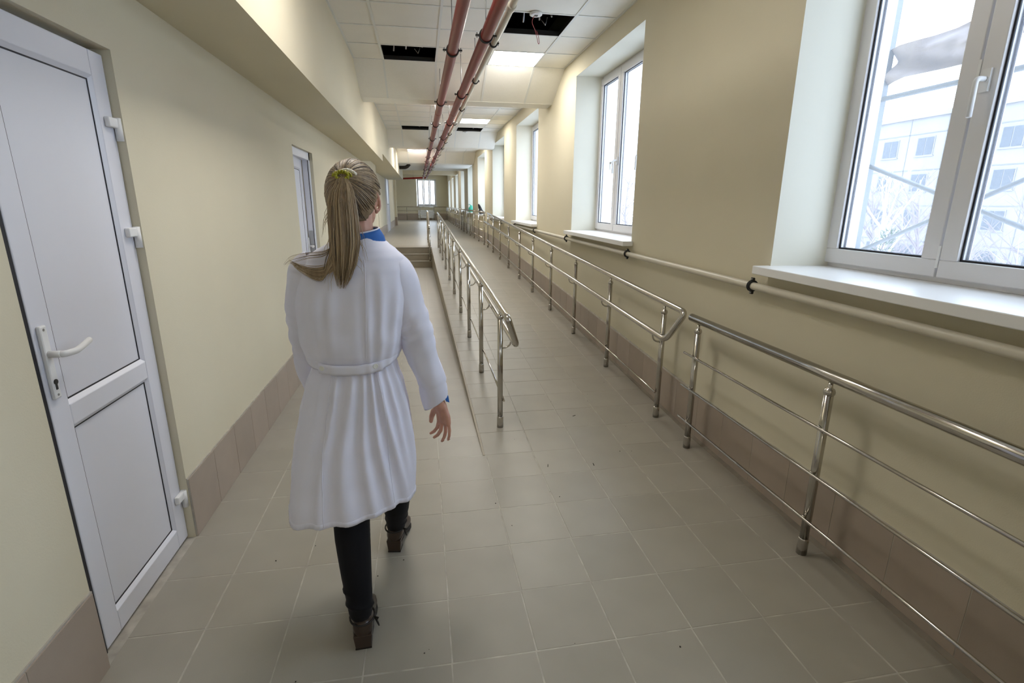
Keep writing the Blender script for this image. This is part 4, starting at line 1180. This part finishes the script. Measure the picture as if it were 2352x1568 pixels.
# ---- shoes
SEC = [(0.0, .0005, .080, .082), (.0006, .012, .058, .100), (.004, .024, .052, .108), (.018, .033, .050, .112), (.05, .036, .048, .108), (.085, .034, .040, .100), (.12, .036, .026, .090), (.155, .041, .012, .076), (.19, .043, .007, .064), (.215, .039, .007, .056), (.232, .028, .008, .046), (.242, .012, .010, .034)]
for k in (0, 1):
    m = MB(); rows = []
    for y, w, zb, zt in SEC:
        rw = []
        for q in range(20):
            a = 2 * pi * q / 20; c_, s_ = cos(a), sin(a)
            rw.append(S(k, w * (abs(c_) ** .75) * (1 if c_ > 0 else -1), y, (zb + zt) / 2 + (zt - zb) / 2 * (abs(s_) ** .8) * (1 if s_ > 0 else -1)))
        rows.append(rw)
    m.grid(rows, True)
    sh = m.build('shoe', 'shoe_leather', person)
    m = MB(); m.hexa([S(k, -.027, .004, .0), S(k, .027, .004, .0), S(k, .028, .056, .0), S(k, -.028, .056, .0)], [S(k, -.033, .000, .060), S(k, .033, .000, .060), S(k, .035, .066, .054), S(k, -.035, .066, .054)])
    m.build('heel', 'shoe_leather', sh, .003)
    m = MB(); m.hexa([S(k, -.028, .003, .0), S(k, .028, .003, .0), S(k, .029, .057, .0), S(k, -.029, .057, .0)], [S(k, -.028, .003, .007), S(k, .028, .003, .007), S(k, .029, .057, .007), S(k, -.029, .057, .007)])
    m.build('heel_cap', 'shoe_sole', sh)
    m = MB(); rows = []
    for y, w, zb, zt in SEC[1:]:
        rows.append([S(k, w * 1.02 * t_, y, zb - (.004 if y < .14 else .006)) for t_ in (-1, -.5, 0, .5, 1)])
    m.grid(rows); so = m.build('sole', 'shoe_sole', sh)
    md = so.modifiers.new('t', 'SOLIDIFY'); md.thickness = .006; md.offset = 1
    m = MB()                                             # ankle tie with a little bow on the outside
    ring = [S(k, .043 * cos(a), .045 + .046 * sin(a), .108 + .004 * sin(a)) for a in [2 * pi * q / 20 for q in range(20)]]
    m.tube(ring, .0035, 6, closed=True)
    e = 1
    m.tube([S(k, e * .043, .03, .108), S(k, e * .056, .012, .116), S(k, e * .050, .02, .100)], [.003, .0045, .003], 6)
    m.tube([S(k, e * .043, .03, .108), S(k, e * .054, .018, .090), S(k, e * .058, .012, .082)], [.003, .0035, .002], 6)
    m.build('ankle_tie', 'shoe_sole', sh)

# ---- white coat
CT = [(.462, -.290, 1.822, .236, .204), (.50, -.289, 1.824, .234, .202), (.60, -.284, 1.832, .228, .190), (.70, -.279, 1.840, .220, .174), (.80, -.272, 1.848, .206, .153),
      (.90, -.266, 1.850, .186, .137), (.965, -.262, 1.850, .165, .119), (1.0, -.260, 1.850, .157, .111), (1.035, -.259, 1.850, .167, .121), (1.10, -.257, 1.851, .178, .126),
      (1.18, -.252, 1.853, .190, .127), (1.26, -.246, 1.855, .196, .121), (1.32, -.240, 1.857, .190, .112), (1.36, -.233, 1.860, .166, .102), (1.385, -.226, 1.863, .134, .093),
      (1.405, -.220, 1.866, .103, .083), (1.42, -.216, 1.869, .082, .073), (1.428, -.215, 1.870, .074, .068)]
RIDGE = [(-2.62, .14, .012, .1, .04), (-2.20, .10, .010, -.10, .06), (-1.86, .050, .020, -.06, .05), (-1.60, .055, .026, .02, .05), (-1.40, .045, .022, .13, .05), (-1.22, .045, .024, .24, .06),
         (-1.00, .055, .026, .30, .07), (-.74, .06, .018, .20, .05), (-.45, .09, .020, .10, .05), (-.25, .10, .014, .0, .04), (.2, .1, .014, 0, 0), (.7, .12, .012, 0, 0), (1.2, .12, .012, 0, 0), (1.9, .12, .012, 0, 0), (2.5, .12, .012, 0, 0), (3.0, .10, .012, 0, 0)]
UP = [(-2.45, .16, .006, .10), (-2.15, .10, .007, .06), (-1.85, .09, .006, .02), (-1.45, .10, .005, -.06), (-1.22, .07, .008, -.10), (-.98, .08, .009, -.10), (-.70, .10, .008, -.05), (-.45, .14, .006, 0)]
def wrap(a): return (a + pi) % (2 * pi) - pi
def coat_pt(th, z, off=0.0):
    cx, cy_, a, b_ = interp(CT, z)
    c, s_ = cos(th), sin(th)
    e = .88
    x = a * (abs(c) ** e) * (1 if c > 0 else -1); y = b_ * (abs(s_) ** e) * (1 if s_ > 0 else -1)
    n = Vector((c / a, s_ / b_, 0)).normalized()
    d = off
    if z < 1.0:
        v = (1.0 - z) / .54
        sh = .27 * v ** 1.3
        for t0, w, amp, dr, wv in RIDGE:
            tc = t0 + dr * v + wv * sin(v * 5 + t0 * 3)
            ww = w * (1 + .9 * v)
            k = exp(-(wrap(th - tc) / ww) ** 2)
            d += amp * k * (.42 + 1.35 * v - 1.25 * v * v) - amp * .06
        d += .006 * noise.noise((th * 2.2, z * 6, 1.7)) * v
    else:
        sh = 0
        v = min(1.0, (z - 1.0) / .12); f = max(0, 1 - max(0, z - 1.22) / .12)
        for t0, w, amp, dr in UP:
            tc = t0 + dr * (z - 1.0) * 4
            d += amp * exp(-(wrap(th - tc) / w) ** 2) * f * (.5 + .5 * v)
        d += .009 * exp(-((z - 1.075) / .045) ** 2) * (.6 + .6 * sin(th * 7 + 1.2))
        d += .006 * noise.noise((th * 1.8, z * 7, 4.2)) * v
        # shoulder blades
        d += .010 * (exp(-((th + 2.15) / .38) ** 2) + exp(-((th + .98) / .38) ** 2)) * exp(-((z - 1.25) / .09) ** 2)
    p = Vector((cx + x, cy_ + y + sh * x, z)) + n * d
    return p
m = MB(); rows = []
NZ, NT = 150, 220
for j in range(NZ + 1):
    z = lerp(CT[0][0], CT[-1][0], j / NZ)
    rows.append([coat_pt(-pi + 2 * pi * k / NT, z) + Vector((0, 0, (.0025 * sin(k * .41) + .003 * sin(k * .17 + 1)) * max(0, 1 - j / 12))) for k in range(NT)])
m.grid(rows, True)
coat = m.build('lab_coat', 'coat_cloth', person)
md = coat.modifiers.new('t', 'SOLIDIFY'); md.thickness = .003; md.offset = -1
# hem band
m = MB(); rows = []
for j, (z, of) in enumerate(((.462, .0003), (.4625, .0014), (.480, .0014), (.481, .0002))):
    rows.append([coat_pt(-pi + 2 * pi * k / NT, z, of) + Vector((0, 0, (.0025 * sin(k * .41) + .003 * sin(k * .17 + 1)) * .9)) + (coat_pt(-pi + 2 * pi * k / NT, z, .002) - coat_pt(-pi + 2 * pi * k / NT, z)) * (.5 * sin(k * 2.1)) for k in range(NT)])
m.grid(rows, True); m.build('hem', 'coat_cloth', coat)
# vertical seams of the back
for t0, dz in ((-1.98, .10), (-1.06, .18)):
    m = MB(); pts = []
    for k in range(40):
        z = lerp(.47, .975, k / 39); v = (1 - z) / .54
        pts.append(coat_pt(t0 + dz * v, z, .0006))
    m.tube(pts, .0016, 5); m.build('seam', 'coat_cloth', coat)
for t0 in (-1.28,):
    m = MB(); m.tube([coat_pt(t0 - .25 * (z - 1.0), z, .0005) for z in [lerp(1.02, 1.36, k / 30) for k in range(31)]], .0009, 5); m.build('seam', 'coat_cloth', coat)
# belt: back strap with two buttons, side pieces
def band(t0, t1, zf, half, off, name, n=60):
    m = MB(); rows = []
    for dz, o_ in ((-half, off - .004), (-half, off), (-half * .5, off + .0012), (0, off + .0015), (half * .5, off + .0012), (half, off), (half, off - .004)):
        rows.append([Vector((0, 0, zf(k / n) + dz)) + Vector((lambda p: (p.x, p.y, 0))(coat_pt(lerp(t0, t1, k / n), 1.0, o_ + .004 * abs(sin(k * .31)) * 0))) for k in range(n + 1)])
    m.grid(rows); return m.build(name, 'belt_cloth', coat)
band(-2.20, -.93, lambda t_: .998 - .008 * sin(pi * t_), .0175, .0125, 'belt')
band(-.98, -.30, lambda t_: .995 + .036 * t_, .016, .0065, 'belt_tie')
band(-3.0, -2.12, lambda t_: 1.028 - .028 * t_, .016, .0065, 'belt_tie')
for t0 in (-2.10, -1.10):
    p = coat_pt(t0, 1.0, .0145); cx, cy_, a, b_ = interp(CT, 1.0); n_ = Vector((cos(t0) / a, sin(t0) / b_, 0)).normalized()
    q = n_.to_track_quat('Z', 'Y').to_matrix().to_4x4()
    m = MB(); m.lathe([(.0085, 0), (.009, .0015), (.0085, .003), (.0065, .0032), (.006, .0022)], 18, M=Matrix.Translation(p) @ q); m.build('button', 'button', coat)
# sleeves
def sleeve(path, seed, cuff_n, name):
    m = MB(); rows = []
    P = [Vector(p[:3]) for p in path]; R_ = [p[3] for p in path]
    N_ = 70; NS = 56
    def at(t_):
        t_ = t_ * (len(P) - 1); k = min(int(t_), len(P) - 2); f = t_ - k
        a, b_, c, d = P[max(k - 1, 0)], P[k], P[k + 1], P[min(k + 2, len(P) - 1)]
        q = .5 * ((2 * b_) + (c - a) * f + (2 * a - 5 * b_ + 4 * c - d) * f ** 2 + (3 * b_ - a - 3 * c + d) * f ** 3)
        return q, lerp(R_[k], R_[k + 1], f)
    for j in range(N_ + 1):
        t_ = j / N_
        c, r = at(t_); tg = (at(min(1, t_ + .01))[0] - at(max(0, t_ - .01))[0]).normalized()
        if t_ > .93: tg = tg.lerp(Vector(cuff_n), (t_ - .93) / .07 * 1.0).normalized()
        ux = Vector((1, 0, 0)); ux = (ux - tg * ux.dot(tg)).normalized(); uy = tg.cross(ux)
        rw = []
        for k in range(NS):
            a = 2 * pi * k / NS
            d = 0
            w = exp(-((t_ - .50) / .13) ** 2)                       # wrinkles at the elbow
            d += .0032 * w * sin(t_ * 70 + 2.6 * sin(a + seed) + 3 * noise.noise((a, t_ * 6, seed)))
            d += .0038 * sin(t_ * 19 + 2.6 * cos(a + seed * 2)) * (1 - w) * min(1, t_ * 4)
            d += .006 * noise.noise((cos(a) * 1.6 + seed, sin(a) * 1.6, t_ * 5))
            d += .004 * exp(-((a - 4.3 + .8 * t_) / .25) ** 2) + .004 * exp(-((a - 5.2 - .5 * t_) / .2) ** 2)
            if t_ > .86: d *= .45
            if .855 < t_ < .872: d -= .0025
            rw.append(c + ux * (cos(a) * (r + d)) + uy * (sin(a) * (r * .97 + d)))
        rows.append(rw)
    # turn the cuff in so that the sleeve reads as an open tube
    c, r = at(1.0)
    rows.append([c.lerp(p, .93) + Vector((0, 0, .004)) for p in rows[-1]]); rows.append([c.lerp(p, .9) + Vector((0, 0, .05)) for p in rows[-2]])
    m.grid(rows, True); return m.build(name, 'coat_cloth', coat)
sleeve([(-.145, 1.857, 1.335, .062), (-.112, 1.856, 1.305, .074), (-.083, 1.852, 1.235, .0725), (-.058, 1.848, 1.15, .067), (-.033, 1.846, 1.06, .061), (-.008, 1.856, .97, .057), (.012, 1.868, .885, .053), (.026, 1.882, .795, .049)], 1.3, (.55, -.1, -1), 'sleeve')
sleeve([(-.355, 1.857, 1.33, .062), (-.388, 1.856, 1.30, .073), (-.408, 1.862, 1.235, .069), (-.419, 1.876, 1.15, .062), (-.427, 1.902, 1.06, .057), (-.438, 1.952, .965, .053), (-.442, 2.01, .88, .049), (-.441, 2.045, .82, .046)], 4.1, (0, .3, -1), 'sleeve')
# blue shirt: collar and a corner of cuff
m = MB(); rows = []
for j, (r, z) in enumerate(((.090, 1.386), (.089, 1.400), (.083, 1.418), (.074, 1.434), (.0665, 1.446), (.0635, 1.446), (.062, 1.42), (.062, 1.38))):
    rows.append([(-.214 + r * cos(a) * 1.0, 1.868 + r * .92 * sin(a), z + .010 * cos(a) * (j > 1) + .006 * sin(a)) for a in [2 * pi * k / 40 for k in range(40)]])
m.grid(rows, True); shirt = m.build('shirt_collar', 'shirt_blue', person)
m = MB(); m.tube([(-.214 + .0655 * cos(a), 1.868 + .060 * sin(a), 1.4475 + .010 * cos(a) + .006 * sin(a)) for a in [2 * pi * k / 40 for k in range(40)]], .0028, 6, closed=True); m.build('collar_edge', 'coat_cloth', shirt)
m = MB(); q = Vector((.070, 1.872, .812))
m.add([q + Vector((-.012, -.004, .014)), q + Vector((.004, .004, .012)), q + Vector((.008, .002, -.016)), q + Vector((-.006, -.004, -.008)), q + Vector((-.012, .004, .014)), q + Vector((.004, .010, .012)), q + Vector((.008, .008, -.016)), q + Vector((-.006, .004, -.008))], [(0, 1, 2, 3), (7, 6, 5, 4), (0, 4, 5, 1), (1, 5, 6, 2), (2, 6, 7, 3), (3, 7, 4, 0)])
m.build('shirt_cuff', 'shirt_blue', shirt)

# ---- hair
PB = Vector((-.17, -.80, .44)).normalized()                 # ponytail root direction in world axes
hr = (.0885, .106, .116)
def scalp(d, lift=1.0):
    l = HM.transposed() @ d
    s_ = 1 / sqrt((l.x / hr[0]) ** 2 + (l.y / hr[1]) ** 2 + (l.z / hr[2]) ** 2)
    p = HC + d * (s_ * lift)
    return p
def hairline(l):
    """l: direction in head axes; true where hair grows"""
    az = atan2(l.x, l.y); el = math.asin(max(-1, min(1, l.z)))
    aa = abs(az)
    lo = .62 if aa < .5 else lerp(.62, .05, (aa - .5) / .6) if aa < 1.1 else lerp(.05, -.05, (aa - 1.1) / .5) if aa < 1.6 else lerp(-.05, -.95, min(1, (aa - 1.6) / .55))
    return el > lo
m = MB(); rows = []
for j in range(41):
    el = -1.10 + (pi / 2 + 1.10) * j / 40
    rw = []
    for k in range(72):
        az = 2 * pi * k / 72; l = Vector((sin(az) * cos(el), cos(az) * cos(el), sin(el)))
        d = HM @ l
        rw.append(scalp(d, .985 if hairline(l) else .80))
    rows.append(rw)
m.grid(rows, True); hair = m.build('hair', 'hair', person)
root = scalp(PB, 1.04)
rnd = random.Random(3)
packs = {'hair': MB(), 'hair_light': MB(), 'hair_dark': MB()}
n = 0
while n < 1250:
    az = rnd.uniform(-pi, pi); el = rnd.uniform(-1.0, 1.45)
    l = Vector((sin(az) * cos(el), cos(az) * cos(el), sin(el)))
    if not hairline(l) or rnd.random() > cos(el) + .15: continue
    d0 = HM @ l
    om = d0.angle(PB)
    if om < .12 or om > 2.6: continue
    n += 1
    pts = []
    lift = rnd.uniform(.99, 1.022)
    s0 = rnd.uniform(0, .22); s1 = .97
    for k in range(9):
        t_ = lerp(s0, s1, k / 8)
        d = (d0 * sin((1 - t_) * om) + PB * sin(t_ * om)) / sin(om)
        pts.append(scalp(d.normalized(), lift + .02 * t_))
    el_top = l.z
    mn = rnd.choices(('hair', 'hair_light', 'hair_dark'), (.45, .30 + .2 * (el_top > .3), .25))[0]
    r = rnd.uniform(.0009, .0020)
    packs[mn].tube(pts, [r * .5] + [r] * 7 + [r * .7], 5, cap=False)
for k, v in packs.items():
    v.build('hair_strands', k, hair)['kind'] = 'stuff'
# ponytail
PT = [(1.27, -.264, 1.712, .012), (1.32, -.256, 1.712, .028), (1.36, -.250, 1.716, .039), (1.42, -.245, 1.723, .047), (1.48, -.245, 1.733, .047), (1.54, -.247, 1.747, .043), (1.575, -.246, 1.760, .036), (1.597, -.243, 1.768, .024), (root.z, root.x, root.y, .014)]
packs = {'hair': MB(), 'hair_light': MB(), 'hair_dark': MB()}
for n in range(1000):
    u = rnd.uniform(-1, 1); v = rnd.uniform(-1, 1)
    if u * u + v * v > 1: continue
    zend = lerp(1.272, 1.44, rnd.random() ** 1.1)
    ph = rnd.uniform(0, 6); amp = rnd.uniform(.001, .005)
    pts = []
    K = 16
    for k in range(K + 1):
        t_ = k / K; z = lerp(root.z, zend, t_)
        cx, cy_, w = interp(PT, z)
        pts.append(Vector((cx + u * w + amp * sin(t_ * 5 + ph) * t_, cy_ + v * w * .5 - .004 * (1 - t_), z)))
    mn = rnd.choices(('hair', 'hair_light', 'hair_dark'), (.48, .42 if u < .2 else .26, .10))[0]
    r = rnd.uniform(.0010, .0021)
    packs[mn].tube(pts, [r] * (K - 3) + [r * .8, r * .6, r * .35, r * .12], 5, cap=False)
# the lock blown over the shoulder
for n in range(150):
    u = rnd.uniform(-1, 1); v = rnd.uniform(-1, 1); e = rnd.random()
    C = [Vector((-.252 + .02 * u, 1.722, 1.50)), Vector((-.262 + .025 * u, 1.716, 1.42)), Vector((-.285 + .02 * u, 1.712, 1.355 + .012 * v)), Vector((-.325, 1.718 + .003 * v, 1.322 + .016 * v + .012 * u)), Vector((-.375, 1.735, 1.330 + .012 * v + .008 * u)), Vector((-.420 - .012 * e, 1.762 + .006 * e, 1.350 + .006 * v + .01 * e))]
    if n > 128: C = [Vector((-.258, 1.73, 1.48)), Vector((-.275, 1.728, 1.42)), Vector((-.31, 1.735, 1.385 + .008 * v)), Vector((-.37, 1.755, 1.375 + .01 * v)), Vector((-.43, 1.79, 1.358 + .012 * v)), Vector((-.455 - .02 * e, 1.82, 1.335))]
    last = 1.0 - .25 * rnd.random()
    pts = []
    CC = [C[0]] + C + [C[-1]]
    for k in range(22):
        t_ = k / 21 * last * (len(C) - 1); i = min(int(t_), len(C) - 2); f = t_ - i
        a, b_, c, d = CC[i], CC[i + 1], CC[i + 2], CC[i + 3]
        pts.append(.5 * ((2 * b_) + (c - a) * f + (2 * a - 5 * b_ + 4 * c - d) * f ** 2 + (3 * b_ - a - 3 * c + d) * f ** 3))
    r = rnd.uniform(.0008, .0017) * (.6 if n > 128 else 1)
    mn = rnd.choices(('hair', 'hair_light', 'hair_dark'), (.6, .3, .1))[0]
    packs[mn].tube(pts, [r * (1 - .8 * (k / 21) ** 2) for k in range(22)], 5, cap=False)
# loose ends
for n in range(26):
    z = rnd.uniform(1.32, 1.55); cx, cy_, w = interp(PT, z); s_ = rnd.choice((-1, -1, 1))
    p = Vector((cx + s_ * w * .9, cy_, z)); q = p + Vector((s_ * rnd.uniform(.006, .03), rnd.uniform(-.01, .01), -rnd.uniform(.03, .09)))
    packs['hair_light'].tube([p, (p + q) / 2 + Vector((s_ * .006, 0, 0)), q], [.0007, .0006, .0002], 4, cap=False)
for k, v in packs.items():
    v.build('ponytail', k, hair)['kind'] = 'stuff'
m = MB()
for k in range(26):
    a = 2 * pi * k / 13; c = root + Vector((.019 * cos(a), -.004 - .006 * (k > 12), .012 * sin(a) + .004 * (k > 12))) + Vector((0, 0, .004))
    m.ball(c, .0048, 8, 6)
for k in range(9):
    a = pi * k / 8; m.ball(root + Vector((.028 * cos(a), -.006, .006 + .014 * sin(a))), .0042, 8, 6)
m.build('hair_tie', 'beads_yellow', hair)
m = MB()
for k in range(15):
    t_ = k / 14; u = t_ * 2 - 1
    d = Vector((PB.x + .10 + .26 * u, PB.y + .06, PB.z + .27 - .13 * u * u)).normalized()
    m.ball(scalp(d, 1.045), .0058, 8, 6)
m.build('hair_clip', 'pearl', hair)
